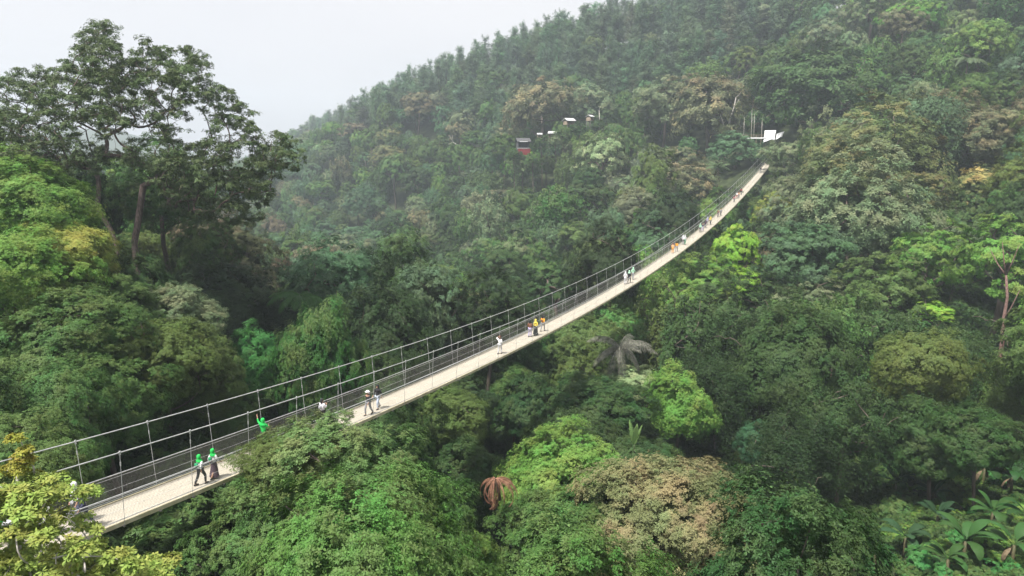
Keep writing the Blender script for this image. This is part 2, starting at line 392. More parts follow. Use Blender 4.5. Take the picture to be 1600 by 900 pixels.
# ------------------------------------------------------------------ key trees: crown centre px, py, half width px, aspect, distance, style, colour
KEY = [
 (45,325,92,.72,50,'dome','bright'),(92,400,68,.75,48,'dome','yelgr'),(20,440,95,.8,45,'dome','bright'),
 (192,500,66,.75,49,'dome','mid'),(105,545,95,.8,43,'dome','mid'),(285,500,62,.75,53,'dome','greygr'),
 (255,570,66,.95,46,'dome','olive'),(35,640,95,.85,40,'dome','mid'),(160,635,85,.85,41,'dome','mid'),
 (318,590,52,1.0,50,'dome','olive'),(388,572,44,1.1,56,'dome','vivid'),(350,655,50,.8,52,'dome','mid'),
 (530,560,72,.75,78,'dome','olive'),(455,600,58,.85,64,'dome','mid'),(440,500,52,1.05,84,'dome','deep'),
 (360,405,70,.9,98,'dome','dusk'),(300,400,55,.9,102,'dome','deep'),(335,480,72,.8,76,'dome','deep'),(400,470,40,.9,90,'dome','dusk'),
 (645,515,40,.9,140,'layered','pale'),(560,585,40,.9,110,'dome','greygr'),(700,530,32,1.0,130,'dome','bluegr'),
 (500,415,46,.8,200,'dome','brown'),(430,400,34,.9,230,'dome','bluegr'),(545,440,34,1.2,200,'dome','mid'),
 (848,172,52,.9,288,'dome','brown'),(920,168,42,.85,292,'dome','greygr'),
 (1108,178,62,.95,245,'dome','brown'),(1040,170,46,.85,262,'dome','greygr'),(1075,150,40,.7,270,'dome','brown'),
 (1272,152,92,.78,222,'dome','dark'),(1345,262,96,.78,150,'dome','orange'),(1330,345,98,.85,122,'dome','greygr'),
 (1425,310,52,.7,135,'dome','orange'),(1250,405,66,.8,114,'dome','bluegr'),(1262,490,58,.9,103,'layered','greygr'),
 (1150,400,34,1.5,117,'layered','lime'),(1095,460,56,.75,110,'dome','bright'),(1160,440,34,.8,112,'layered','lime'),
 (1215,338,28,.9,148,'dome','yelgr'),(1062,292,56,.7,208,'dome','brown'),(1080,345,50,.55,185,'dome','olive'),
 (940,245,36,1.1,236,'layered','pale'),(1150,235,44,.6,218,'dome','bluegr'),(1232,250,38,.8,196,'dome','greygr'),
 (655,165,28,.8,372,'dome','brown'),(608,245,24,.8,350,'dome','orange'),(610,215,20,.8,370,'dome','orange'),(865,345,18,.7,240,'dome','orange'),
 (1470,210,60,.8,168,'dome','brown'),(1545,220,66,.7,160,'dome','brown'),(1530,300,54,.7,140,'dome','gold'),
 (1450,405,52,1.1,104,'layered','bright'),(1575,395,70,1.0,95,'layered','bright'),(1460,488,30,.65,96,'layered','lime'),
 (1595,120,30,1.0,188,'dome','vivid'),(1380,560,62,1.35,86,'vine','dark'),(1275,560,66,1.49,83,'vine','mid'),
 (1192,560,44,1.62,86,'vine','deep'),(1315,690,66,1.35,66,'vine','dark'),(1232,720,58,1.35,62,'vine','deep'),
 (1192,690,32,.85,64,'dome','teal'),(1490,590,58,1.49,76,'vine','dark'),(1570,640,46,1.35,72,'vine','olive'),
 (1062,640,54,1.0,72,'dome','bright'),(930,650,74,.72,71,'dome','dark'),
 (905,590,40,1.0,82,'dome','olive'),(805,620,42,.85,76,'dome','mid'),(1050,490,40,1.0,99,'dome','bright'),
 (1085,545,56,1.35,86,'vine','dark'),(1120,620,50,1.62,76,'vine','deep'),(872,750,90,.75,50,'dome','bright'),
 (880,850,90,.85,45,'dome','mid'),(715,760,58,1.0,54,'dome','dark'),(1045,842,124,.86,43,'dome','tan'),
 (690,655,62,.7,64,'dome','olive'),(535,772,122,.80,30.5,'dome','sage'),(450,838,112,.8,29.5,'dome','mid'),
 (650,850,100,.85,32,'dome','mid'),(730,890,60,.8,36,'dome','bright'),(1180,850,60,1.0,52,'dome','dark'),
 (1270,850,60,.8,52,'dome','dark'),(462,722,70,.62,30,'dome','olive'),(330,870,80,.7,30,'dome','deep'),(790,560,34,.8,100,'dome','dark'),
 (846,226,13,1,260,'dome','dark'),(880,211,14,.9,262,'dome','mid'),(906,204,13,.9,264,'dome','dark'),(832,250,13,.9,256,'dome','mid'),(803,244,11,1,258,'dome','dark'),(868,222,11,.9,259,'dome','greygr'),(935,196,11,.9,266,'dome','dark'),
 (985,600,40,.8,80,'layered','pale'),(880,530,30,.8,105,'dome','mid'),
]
# ------------------------------------------------------------------ terrain
# canopy surface seen in the photograph: px, py, distance, canopy height above ground
CT = [
 (200,450,68,1),(10,500,60,8),(250,600,55,9),(520,560,115,14),(620,520,155,14),(720,500,145,14),(640,470,175,14),(450,400,232,14),
 (500,430,205,14),(560,450,195,14),(700,420,195,14),(800,400,185,14),(900,380,175,14),(1000,330,180,14),(1100,280,190,12),
 (1205,232,212,3),(850,300,240,15),(700,320,262,15),(560,330,300,15),(480,300,355,15),(1000,220,250,14),(850,220,280,12),(600,200,375,15),
 (700,140,372,18),(850,110,345,20),(1000,90,325,20),(1100,120,275,20),(1280,100,240,14),(1450,60,238,12),(1550,130,190,12),(1400,200,175,12),
 (1580,250,142,12),(1350,200,152,10),(1330,340,120,12),(490,178,700,18),(540,172,680,18),(455,200,690,18),(400,250,680,18),(500,250,520,15),(560,160,440,20),(650,105,410,22),(740,75,392,24),(850,38,372,24),(960,15,355,24),
 (1020,-2,345,24),(1130,-20,335,22),(1260,-25,310,20),(1450,-60,285,18),(1600,-90,272,18),(1150,420,130,12),(1230,400,115,14),(1100,450,112,14),
 (1000,480,102,14),(950,560,86,14),(1000,600,76,12),(860,640,67,14),(700,620,66,14),(820,730,52,13),(1050,740,46,12),(480,740,30,14),(600,800,30,14),
 (1350,480,105,12),(1555,610,90,1),(1400,650,74,4),(1500,800,52,1),(1595,890,44,1),(1350,880,48,3),(1240,800,58,5),(1200,500,98,14),(1590,480,100,12),
 (100,700,44,10),(330,430,90,9),(470,470,98,10),
]
GP = [(0,0,30),(-25,-5,38),(40,0,26),(-60,-40,44),(-60,30,52),(-90,60,62),(60,15,28),(90,40,40),(-40,25,44),(0,-60,25),(80,-60,35),(-130,130,58),(-60,150,20),
      (-120,250,-10),(-260,300,20),(-60,300,-5),(-330,120,70),(200,100,80),(300,200,130),(300,330,150),(420,60,130),(250,500,150),(0,700,90),
      (-260,520,5),(-350,600,45),(-500,300,60),(500,600,170),(-200,-200,60),(300,-200,80),(-30,12,42)]
pts = [(*(unproj(a, b, d)-np.array([0, 0, h])),) for a, b, d, h in CT]+GP
for (a, b, r, asp, d, st, c) in KEY:
    R_ = r*d/F; p = unproj(a, b, d); H = R_*(1.9 if st != 'vine' else 2.6)
    if d < 160: pts.append((p[0], p[1]+.3*R_, p[2]-max(H, 6)))
pts = np.array(pts)
def _phi(r): return r
def fit_rbf(Pt, lam=2.5):
    xy = Pt[:, :2]; n = len(Pt)
    A = _phi(np.linalg.norm(xy[:, None]-xy[None], axis=2))-lam*np.eye(n)
    Q = np.c_[np.ones(n), xy]; M = np.block([[A, Q], [Q.T, np.zeros((3, 3))]])
    return xy, np.linalg.solve(M, np.r_[Pt[:, 2], 0, 0, 0])
_rx, _rw = fit_rbf(pts)
def ground(x, y):
    x = np.asarray(x, float); y = np.asarray(y, float); sh = x.shape
    q = np.stack([x.ravel(), y.ravel()], 1); out = np.empty(len(q))
    for i in range(0, len(q), 20000):
        b = q[i:i+20000]
        A = _phi(np.linalg.norm(b[:, None]-_rx[None], axis=2))
        z = A@_rw[:-3]+_rw[-3]+b@_rw[-2:]
        rr = np.hypot(b[:, 0]-50, b[:, 1]-200)      # beyond the measured area blend to rolling hills
        t = np.clip((rr-480)/350, 0, 1); t = t*t*(3-2*t)
        hills = 62+24*np.sin(b[:, 0]*.006+1)+20*np.sin(b[:, 1]*.005+.5)+14*np.sin((b[:, 0]+b[:, 1])*.013)
        z = np.clip(z, 4, 190)
        out[i:i+20000] = z*(1-t)+hills*t
    return out.reshape(sh)
ax = np.concatenate([np.linspace(-1100, -420, 22)[:-1], np.linspace(-420, 560, 180)[:-1], np.linspace(560, 1100, 18)])
ay = np.concatenate([np.linspace(-500, -60, 14)[:-1], np.linspace(-60, 600, 150)[:-1], np.linspace(600, 1500, 26)])
GX, GY = np.meshgrid(ax, ay); GZ = ground(GX, GY)
print('terrain z', GZ.min(), GZ.max())
nx, ny = len(ax), len(ay)
ii = (np.arange(ny-1)[:, None]*nx+np.arange(nx-1)[None]).ravel()
terr = np_mesh('terrain', np.stack([GX, GY, GZ], -1).reshape(-1, 3), np.stack([ii, ii+1, ii+1+nx, ii+nx], 1), smooth=True)
tag(link('terrain', terr, mat=M_SOIL), kind='structure')

# ------------------------------------------------------------------ bridge geometry
BM = 0.5; BX0 = -12.986; BD = np.array([BM, 1])/math.hypot(BM, 1); BA = np.array([BD[1], -BD[0]])
HW = 0.96; T0, T1 = -30.0, 207.0
def bz(t): u = np.asarray(t, float)/100-1; return -13.787+7.223*u+5.454*u*u-1.291*u**3+CAMZ
def bpt(t, s, h):
    t = np.asarray(t, float)
    droop = .55*np.clip(t/120, 0, 1)**2 if h < .5 else 0
    return np.stack([BX0+BD[0]*t+BA[0]*s, 30+BD[1]*t+BA[1]*s, bz(t)+h-droop], -1)
def cable_h(t): u = np.asarray(t, float)/100-1; return 2.40+.441*u*u
_bt = np.linspace(T0, T1, 400)
_bP = bpt(_bt, HW, 0); _bsx, _bsy, _bd = proj(_bP)
_tP = bpt(_bt, -HW, 2.8); _tsx, _tsy, _td = proj(_tP)
# parts of the deck the photograph hides behind near crowns
def hidden_ok(px): return (px < 165) | ((px > 398) & (px < 560)) | (px > 1197)

# ------------------------------------------------------------------ forest: key trees + scattered trees
rng = np.random.default_rng(5)
trees = []      # dict: p (crown centre), r, rz (vertical radius), style, pal, key
def add_tree(c, r, rz, st, pal, key=False): trees.append(dict(c=np.array(c), r=r, rz=rz, st=st, pal=pal, key=key))
for (a, b, r, asp, d, st, pal) in KEY:
    r_ = r*d/F; p = unproj(a, b, d)
    if st == 'vine': add_tree(p+np.array([0, 0, r_*asp*.25]), r_, r_*asp*.8, st, pal, True)
    else: add_tree(p, r_*1.0, r_*asp, st, pal, True)
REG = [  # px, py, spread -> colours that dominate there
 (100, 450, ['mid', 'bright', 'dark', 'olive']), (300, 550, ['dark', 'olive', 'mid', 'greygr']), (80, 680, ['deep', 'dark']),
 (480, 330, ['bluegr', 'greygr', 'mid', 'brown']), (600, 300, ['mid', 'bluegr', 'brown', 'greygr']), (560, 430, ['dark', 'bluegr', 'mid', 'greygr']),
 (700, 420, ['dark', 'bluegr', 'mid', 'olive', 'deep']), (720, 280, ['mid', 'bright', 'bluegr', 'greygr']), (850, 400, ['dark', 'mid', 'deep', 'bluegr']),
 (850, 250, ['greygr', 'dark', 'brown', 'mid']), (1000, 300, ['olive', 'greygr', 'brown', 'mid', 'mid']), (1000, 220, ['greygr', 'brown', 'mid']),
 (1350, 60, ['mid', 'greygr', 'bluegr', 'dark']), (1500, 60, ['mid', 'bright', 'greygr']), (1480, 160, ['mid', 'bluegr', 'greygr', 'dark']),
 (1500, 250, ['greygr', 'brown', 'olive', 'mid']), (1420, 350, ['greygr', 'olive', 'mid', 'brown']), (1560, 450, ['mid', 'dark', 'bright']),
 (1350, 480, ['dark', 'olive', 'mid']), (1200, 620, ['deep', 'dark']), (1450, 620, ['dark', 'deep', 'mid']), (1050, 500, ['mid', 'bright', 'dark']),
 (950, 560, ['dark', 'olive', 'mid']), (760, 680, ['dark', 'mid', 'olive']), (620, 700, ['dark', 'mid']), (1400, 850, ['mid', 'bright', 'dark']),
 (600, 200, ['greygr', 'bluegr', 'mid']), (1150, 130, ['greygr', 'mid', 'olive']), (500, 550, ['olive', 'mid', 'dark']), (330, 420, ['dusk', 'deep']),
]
_rg = np.array([(a, b) for a, b, c in REG], float)
KC = np.array([t['c'] for t in trees]); KR = np.array([t['r'] for t in trees])
BASEFAR = unproj(1205, 232, 208)
KEEP = [(1170, 790, 30, 60), (1232, 720, 30, 62), (200, 380, 45, 74), (774, 750, 26, 46), (388, 572, 26, 56), (880, 850, 50, 45), (1575, 395, 45, 95), (1450, 405, 30, 104), (1545, 220, 30, 160), (1500, 300, 40, 135), (1270, 152, 50, 215), (1110, 178, 40, 240), (105, 545, 50, 43), (45, 325, 60, 50), (1045, 800, 60, 43), (845, 745, 50, 50), (1062, 640, 20, 72), (1150, 400, 22, 117), (1345, 262, 45, 150), (1330, 345, 50, 120), (1250, 400, 30, 112), (560, 700, 40, 34), (1210, 213, 24, 208), (1175, 214, 24, 208), (817, 226, 8, 264), (890, 188, 2, 270), (922, 184, 2, 274), (205, 360, 60, 66), (1120, 262, 18, 205), (965, 550, 55, 84),
        (775, 735, 30, 50), (1510, 98, 24, 188), (470, 462, 36, 76), (1562, 540, 22, 90), (1560, 740, 60, 56), (1500, 850, 130, 50), (1145, 185, 10, 238)]
def scatter():
    step = 6.6; out = []
    xs = np.arange(-420, 520, step); ys = np.arange(14, 790, step)
    X, Y = np.meshgrid(xs, ys); X = X.ravel()+rng.uniform(-2.9, 2.9, X.size); Y = Y.ravel()+rng.uniform(-2.9, 2.9, Y.size)
    Z = ground(X, Y)
    sx, sy, dp = proj(np.stack([X, Y, Z+10], 1))
    ok = (dp > 14) & (sx > -260) & (sx < 1860) & (sy > -260) & (sy < 1120)
    ok &= ~((dp > 420) & (sx > 900)) & ~((dp > 600) & ((sx < 380) | (sx > 620)))
    X, Y, Z, sx, sy, dp = [v[ok] for v in (X, Y, Z, sx, sy, dp)]
    order = rng.permutation(len(X)); taken = np.zeros((0, 3))
    for i in order:
        x, y, z, a, b, d = X[i], Y[i], Z[i], sx[i], sy[i], dp[i]
        # pines on the upper slope
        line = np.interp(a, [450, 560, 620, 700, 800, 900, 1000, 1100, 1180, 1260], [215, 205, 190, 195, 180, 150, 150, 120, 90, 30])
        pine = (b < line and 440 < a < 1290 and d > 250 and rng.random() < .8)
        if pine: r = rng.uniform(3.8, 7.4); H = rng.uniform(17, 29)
        else: r = rng.uniform(3.2, 5.4) if rng.random() < .72 else rng.uniform(5.4, 7.6); H = r*rng.uniform(1.6, 3.2)+4
        if d < 70: r *= .8; H *= .8
        if a > 1320 and b > 660 and d < 75: continue
        if len(taken):
            q = taken[:, :2]-(x, y)
            if np.any(np.hypot(q[:, 0], q[:, 1]) < (taken[:, 2]+r)*(.62 if not pine else .44)): continue
        dk = np.hypot(KC[:, 0]-x, KC[:, 1]-y)
        if np.any(dk < (KR+r)*.72): continue
        st = 'pine' if pine else rng.choice(['dome', 'layered', 'vine'], p=[.72, .12, .16])
        ra = rng.uniform(.75, 1.55) if r < 5.6 else rng.uniform(.7, 1.05)
        if st == 'vine': ra *= 1.3
        cz = z+H-r*.8
        # nothing may rise into the bridge or stand before it
        tb = (x-BX0)*BD[0]+(y-30)*BD[1]; sb = (x-BX0)*BA[0]+(y-30)*BA[1]
        if T0-5 < tb < T1+6 and abs(sb) < r+3:
            lim = float(bz(tb))-2.5-(0 if not pine else 5)
            if cz+r*1.1*ra > lim:
                cz = lim-r*1.1*ra
                if cz < z+1: continue
        c = np.array([x, y, cz]); px, py, dd = proj(c); rp = r*F/dd
        k = np.argmin(np.abs(_bsx-px))
        top = py-rp*1.12*(max(ra, 1.0) if not pine else 3.0); sel = np.abs(_bsx-px) < rp*1.1
        if sel.any():
            vis = sel & ~hidden_ok(_bsx)
            if vis.any() and dd < _bd[vis].min()+1:
                need = _bsy[vis].max()+4
                if top < need:
                    dz = (need-top)*dd/F; cz -= dz; c = np.array([x, y, cz])
                    if cz+r*.6 < z: continue
        px, py, dd = proj(c)
        bad = False
        for (kx, ky, kr, kd) in KEEP:
            if dd < kd+1 and math.hypot(px-kx, py-ky) < rp*.9+kr: bad = True
        if bad: continue
        # crowns keep to the canopy skyline towards the open sky
        if not pine and dd > 60 and px < 1000:
            lim = np.interp(px, [-200, 330, 400, 460, 545, 600, 740, 850, 1000], [230, 230, 255, 190, 172, 140, 92, 55, 20])
            if py-rp*.8 < lim: continue
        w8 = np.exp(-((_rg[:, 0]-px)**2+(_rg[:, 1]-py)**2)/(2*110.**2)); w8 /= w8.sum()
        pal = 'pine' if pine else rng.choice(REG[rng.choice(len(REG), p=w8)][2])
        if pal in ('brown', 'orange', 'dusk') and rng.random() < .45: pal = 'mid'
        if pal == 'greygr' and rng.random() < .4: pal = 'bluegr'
        if dd < 66: pal = rng.choice(['mid', 'dark', 'dark']); st = 'dome'
        taken = np.vstack([taken, (x, y, r)])
        out.append((c, r, (H if pine else r*ra), st, pal))
    return out
for c, r, rz, st, pal in scatter():
    add_tree(c, r, rz, st, pal)
# pines: c becomes the foot of the tree
for t in trees:
    if t['st'] == 'pine':
        t['foot'] = np.array([t['c'][0], t['c'][1], float(ground(t['c'][0], t['c'][1]))])
        t['c'] = t['foot']+np.array([0, 0, t['rz']*.55])
# how large does each tree show?  (coarse depth-sorted cover of the picture)
C_ = np.array([t['c'] for t in trees]); sx, sy, dp = proj(C_)
GW, GH = 320, 180
zb = -np.ones((GH, GW), int)
yy, xx = np.mgrid[0:GH, 0:GW]; yy = (yy+.5)*5; xx = (xx+.5)*5
for i in np.argsort(-dp):
    t = trees[i]
    rp = t['r']*F/dp[i]; rh = (t['rz']*(.5 if t['st'] == 'pine' else 1.0))*F/dp[i]
    if t['st'] == 'vine': rh *= 1.6
    if t['st'] == 'pine': rp *= .8
    m = ((xx-sx[i])/rp)**2+((yy-sy[i]-(rh*.4 if t['st'] == 'vine' else 0))/rh)**2 < .85
    zb[m] = i
cnt = np.bincount(zb[zb >= 0].ravel(), minlength=len(trees))
for i, t in enumerate(trees): t['show'] = int(cnt[i]); t['px'] = float(sx[i]); t['py'] = float(sy[i]); t['d'] = float(dp[i])
def lod(t): return 'f' if t['st'] == 'pine' else ('n' if t['d'] < 78 else 'm' if t['d'] < 175 else 'f')
kinds = {'pine': [], 'dome': [], 'layered': [], 'vine': []}
for t in trees: kinds[t['st']].append(t)
single, rest = [], []
LIM = {'pine': 170, 'dome': 250, 'layered': 50, 'vine': 60}
for st, L_ in kinds.items():
    L_.sort(key=lambda t: -(t['show']+(1000 if t['key'] else 0)))
    for n, t in enumerate(L_):
        (single if (n < LIM[st] and (t['show'] >= 3 or t['key'])) else rest).append(t)
print('trees', len(trees), 'single', len(single), 'rest', len(rest), {k: len(v) for k, v in kinds.items()})

NAME = {'pine': 'pine_tree', 'dome': 'broadleaf_tree', 'layered': 'broadleaf_tree', 'vine': 'creeper_covered_tree'}
for n, t in enumerate(single):
    lo = lod(t); v = n % NVAR[(t['st'], lo)]; crown, trunk = SP[(t['st'], lo, v)]
    c = t['c']; gz = float(ground(c[0], c[1]))
    root = empty(NAME[t['st']], (c[0], c[1], gz), rng.uniform(0, 6.28)); t['root'] = root
    cr = link('crown', crown, root); tk = link('trunk', trunk, root)
    if t['st'] == 'pine':
        s = t['rz']; cr.scale = (t['r']/.19, t['r']/.19, s); tk.scale = (s, s, s)
    else:
        cr.location = tk.location = (0, 0, c[2]-gz); cr.scale = (t['r'], t['r'], t['rz']); tk.scale = (t['r'], t['r'], max(t['rz'], t['r']*.8))
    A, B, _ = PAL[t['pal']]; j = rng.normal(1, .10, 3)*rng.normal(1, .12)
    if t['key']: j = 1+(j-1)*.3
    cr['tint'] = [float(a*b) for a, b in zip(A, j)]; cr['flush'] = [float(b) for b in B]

# the rest of the forest: one object, points that carry the crowns of the same species
def gn_scatter(name, P, rot, scl, tint, flush, idx, sources):
    me = bpy.data.meshes.new(name); me.from_pydata([tuple(map(float, p)) for p in P], [], [])
    def at(nm, ty, arr, prop):
        a = me.attributes.new(nm, ty, 'POINT'); a.data.foreach_set(prop, np.ascontiguousarray(arr, dtype=np.float32 if ty != 'INT' else np.int32).ravel())
    at('rot', 'FLOAT_VECTOR', rot, 'vector'); at('scl', 'FLOAT_VECTOR', scl, 'vector'); at('idx', 'INT', idx, 'value')
    at('tint', 'FLOAT_COLOR', np.c_[tint, np.ones(len(P))], 'color'); at('flush', 'FLOAT_COLOR', np.c_[flush, np.ones(len(P))], 'color')
    ng = bpy.data.node_groups.new(name, 'GeometryNodeTree')
    ng.interface.new_socket('Geometry', in_out='INPUT', socket_type='NodeSocketGeometry')
    ng.interface.new_socket('Geometry', in_out='OUTPUT', socket_type='NodeSocketGeometry')
    N = ng.nodes.new; L = ng.links.new
    gi = N('NodeGroupInput'); go = N('NodeGroupOutput'); jn = N('GeometryNodeJoinGeometry')
    iop = N('GeometryNodeInstanceOnPoints'); iop.inputs['Pick Instance'].default_value = True
    def named(nm, ty):
        n_ = N('GeometryNodeInputNamedAttribute'); n_.data_type = ty; n_.inputs['Name'].default_value = nm
        return [o for o in n_.outputs if o.enabled and o.name == 'Attribute'][0]
    # Join puts the last link first
    for s_ in reversed(sources):
        oi = N('GeometryNodeObjectInfo'); oi.inputs['Object'].default_value = s_; oi.inputs['As Instance'].default_value = True
        L(oi.outputs['Geometry'], jn.inputs[0])
    L(gi.outputs[0], iop.inputs['Points']); L(jn.outputs[0], iop.inputs['Instance'])
    L(named('idx', 'INT'), iop.inputs['Instance Index'])
    rv = N('FunctionNodeEulerToRotation'); L(named('rot', 'FLOAT_VECTOR'), rv.inputs[0]); L(rv.outputs[0], iop.inputs['Rotation'])
    L(named('scl', 'FLOAT_VECTOR'), iop.inputs['Scale']); L(iop.outputs[0], go.inputs[0])
    o = bpy.data.objects.new(name, me); COL.objects.link(o)
    md = o.modifiers.new('scatter', 'NODES'); md.node_group = ng; return o
src = {}
for t in single:
    k = (t['st'], lod(t))
    cr = [c for c in t['root'].children if c.name.startswith('crown')][0]
    src.setdefault((k, cr.data.name), cr)
srcs = list(src.values()); keys = [k[0] for k in src]
def scatter_trees(name, L_):
    P, ro, sc_, ti, fl, ix = [], [], [], [], [], []
    for t in L_:
        k = (t['st'], lod(t)); c = [i for i, q in enumerate(keys) if q == k]
        if not c: continue
        ix.append(int(rng.choice(c))); pine = t['st'] == 'pine'
        P.append(t['foot'] if pine else t['c']); ro.append((0, 0, rng.uniform(0, 6.28)))
        sc_.append((t['r']/.19, t['r']/.19, t['rz']) if pine else (t['r'], t['r'], t['rz']))
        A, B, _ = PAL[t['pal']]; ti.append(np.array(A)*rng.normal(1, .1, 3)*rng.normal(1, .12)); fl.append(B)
    return gn_scatter(name, P, ro, sc_, np.clip(ti, .005, 1), fl, ix, srcs)
tag(scatter_trees('far_forest', rest), kind='stuff')

# ------------------------------------------------------------------ free-standing giant and the near sprays: trees grown into an outline
def in_poly(P, poly):
    poly = np.asarray(poly, float); x, y = P[:, 0], P[:, 1]; c = np.zeros(len(P), bool); j = len(poly)-1
    for i in range(len(poly)):
        xi, yi = poly[i]; xj, yj = poly[j]
        c ^= ((yi > y) != (yj > y)) & (x < (xj-xi)*(y-yi)/(yj-yi+1e-12)+xi); j = i
    return c
def grow_clusters(poly, d0, thick, n, rng, mind, dens=None, centre=None):
    """points inside a volume whose silhouette is the outline; thick = half depth in metres"""
    poly = np.asarray(poly, float); lo, hi = poly.min(0), poly.max(0); c0 = poly.mean(0) if centre is None else np.array(centre)
    out = []; tries = 0
    ang = np.arctan2(poly[:, 1]-c0[1], poly[:, 0]-c0[0]); rad = np.linalg.norm(poly-c0, axis=1); o = np.argsort(ang)
    while len(out) < n and tries < n*60:
        tries += 1
        q = lo+(hi-lo)*rng.uniform(0, 1, 2)
        if not in_poly(q[None], poly)[0]: continue
        if dens is not None and rng.random() > dens(q[0], q[1]): continue
        a = math.atan2(q[1]-c0[1], q[0]-c0[0]); rm = np.interp(a, ang[o], rad[o], period=2*math.pi)
        s = min(np.linalg.norm(q-c0)/rm, 1)
        dd = d0+thick*math.sqrt(max(0, 1-s*s))*rng.uniform(-1, 1)
        p = unproj(q[0], q[1], dd)
        if out and np.min(np.linalg.norm(np.array(out)-p, axis=1)) < mind: continue
        out.append(p)
    return np.array(out)
def pads(name, C, rad, n, lsize, rng, flat=.5, k=6, up=.9, droop=.15, width=.42, orient=None):
    m = len(C)*n; idx = np.repeat(np.arange(len(C)), n)
    tn = 7; te = unit(rng.normal(size=(len(C)*tn, 3))+np.array([0, 0, .3]))
    rr = rad*rng.uniform(.6, 1.35, len(C))
    ti = idx*tn+rng.integers(0, tn, m)
    TC = C[np.repeat(np.arange(len(C)), tn)]+te*(rr.repeat(tn)*rng.uniform(.4, 1, len(te)))[:, None]*np.array([1, 1, flat])
    le = unit(rng.normal(size=(m, 3))+np.array([0, 0, .3]))
    P = TC[ti]+le*(rr[idx]*.42*rng.uniform(.2, 1.1, m))[:, None]*np.array([1, 1, max(flat, .55)])
    D = unit(le+te[ti]*.5+np.array([0, 0, up]))
    tint = np.clip(rng.normal(.5, .2, len(C))[idx]+rng.normal(0, .15, len(te))[ti], 0, 1)
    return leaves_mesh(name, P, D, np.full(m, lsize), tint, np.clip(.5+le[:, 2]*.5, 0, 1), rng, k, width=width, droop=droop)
def hero_tree(name, poly, d0, thick, n, seed, rad, nl, lsize, tint, flush, label, roots, dens=None, mind=1.0, tip=.03, bark=None, centre=None, flat=.5, bend=.12, group=None, **kw):
    r_ = np.random.default_rng(seed)
    C = grow_clusters(poly, d0, thick, n, r_, mind, dens, centre)
    foot = roots[0][0]; g = empty(name, (foot[0], foot[1], float(ground(foot[0], foot[1]))))
    base = np.array(g.location)
    mb = MB(); tops = np.array([rt[-1] for rt in roots])
    own = np.argmin(np.linalg.norm(C[:, None]-tops[None], axis=2), axis=1)
    for i, rt in enumerate(roots):
        if (own == i).any():
            s_ = skeleton(C[own == i]-base, [q-base for q in rt], r_, tip, .44 if n > 500 else .5, bend, up=.18)
            for V in [s_]:
                mb.add(np.concatenate(V.v), V.f)
    tm = mb.mesh('trunk', True); link('trunk', tm, g, bark or M_BARK)
    cm = pads('crown', C-base, rad, nl, lsize, r_, flat, **kw); cm.materials.append(M_LEAF)
    cr = link('crown', cm, g); cr['tint'] = tint; cr['flush'] = flush
    tag(g, label, 'tree', group); return g
G = lambda px, py, d, dz=0: unproj(px, py, d)+np.array([0, 0, dz])
POLY = [(-80,150),(0,128),(40,105),(92,110),(112,85),(128,60),(132,45),(155,28),(172,40),(188,62),(197,88),(215,85),(226,58),(250,62),(262,75),(282,68),(318,88),(328,112),(362,148),
        (396,176),(420,196),(444,214),(468,232),(466,262),(452,285),(440,268),(425,290),(415,330),(395,352),(330,345),(290,340),(240,318),(225,335),(170,300),(120,275),(90,262),(40,262),(0,262),(-80,290)]
def dens1(x, y):
    v = 1.0
    for (a, b, ra, rb, k) in [(196,322,62,66,.0),(120,300,40,40,.0),(140,290,34,18,.1),(300,200,34,26,.05),(228,222,20,34,.05),(352,212,22,13,.1),(168,282,16,18,.05),(130,215,34,24,.25),(185,235,20,34,.25),(260,215,18,28,.35),
                              (70,195,24,16,.25),(380,240,14,10,.2),(425,245,10,8,.2),(330,165,14,8,.4),(345,300,20,10,.4),(245,135,9,7,.15),(95,150,12,8,.3)]:
        if ((x-a)/ra)**2+((y-b)/rb)**2 < 1: v = min(v, k)
    return v
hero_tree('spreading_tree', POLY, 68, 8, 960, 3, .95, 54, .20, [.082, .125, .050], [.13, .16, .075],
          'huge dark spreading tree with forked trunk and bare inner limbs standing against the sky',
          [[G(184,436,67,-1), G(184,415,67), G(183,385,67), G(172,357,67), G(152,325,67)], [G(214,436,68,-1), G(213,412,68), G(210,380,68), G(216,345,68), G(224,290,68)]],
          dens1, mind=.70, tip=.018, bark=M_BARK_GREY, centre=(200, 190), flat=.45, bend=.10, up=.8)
POLY2 = [(-60,735),(0,742),(20,760),(60,745),(100,752),(150,755),(158,775),(120,790),(148,812),(110,850),(190,850),(215,868),(255,862),(285,880),(270,930),(-60,930)]
def dens2(x, y): return .38 if (y < 850 and x > 60) else .9
hero_tree('flat_topped_tree', POLY2, 17, 2.6, 140, 8, .36, 46, .13, [.20, .28, .060], [.27, .28, .07],
          'bright yellow green tree with airy flat sprays covering the near end of the bridge',
          [[G(60,1250,18,-8), G(62,1000,18), G(70,930,17.5), G(72,900,17.3)]], dens2, mind=.30, tip=.0075, bark=M_BARK_PALE, centre=(80, 850), flat=.32, up=1.3, k=6)
hero_tree('flat_topped_tree', [(0,735),(5,715),(12,690),(25,680),(40,690),(45,715),(55,745),(20,752)], 17, .5, 16, 9, .20, 34, .10, [.22, .25, .04], [.30, .25, .05],
          'slender upright sprig of yellow green leaves rising at the left border above the sprays',
          [[G(28,1250,17,-8), G(26,1000,17), G(28,800,17), G(27,745,17)]], None, mind=.12, tip=.010, bark=M_BARK_PALE, flat=.4, up=1.2)

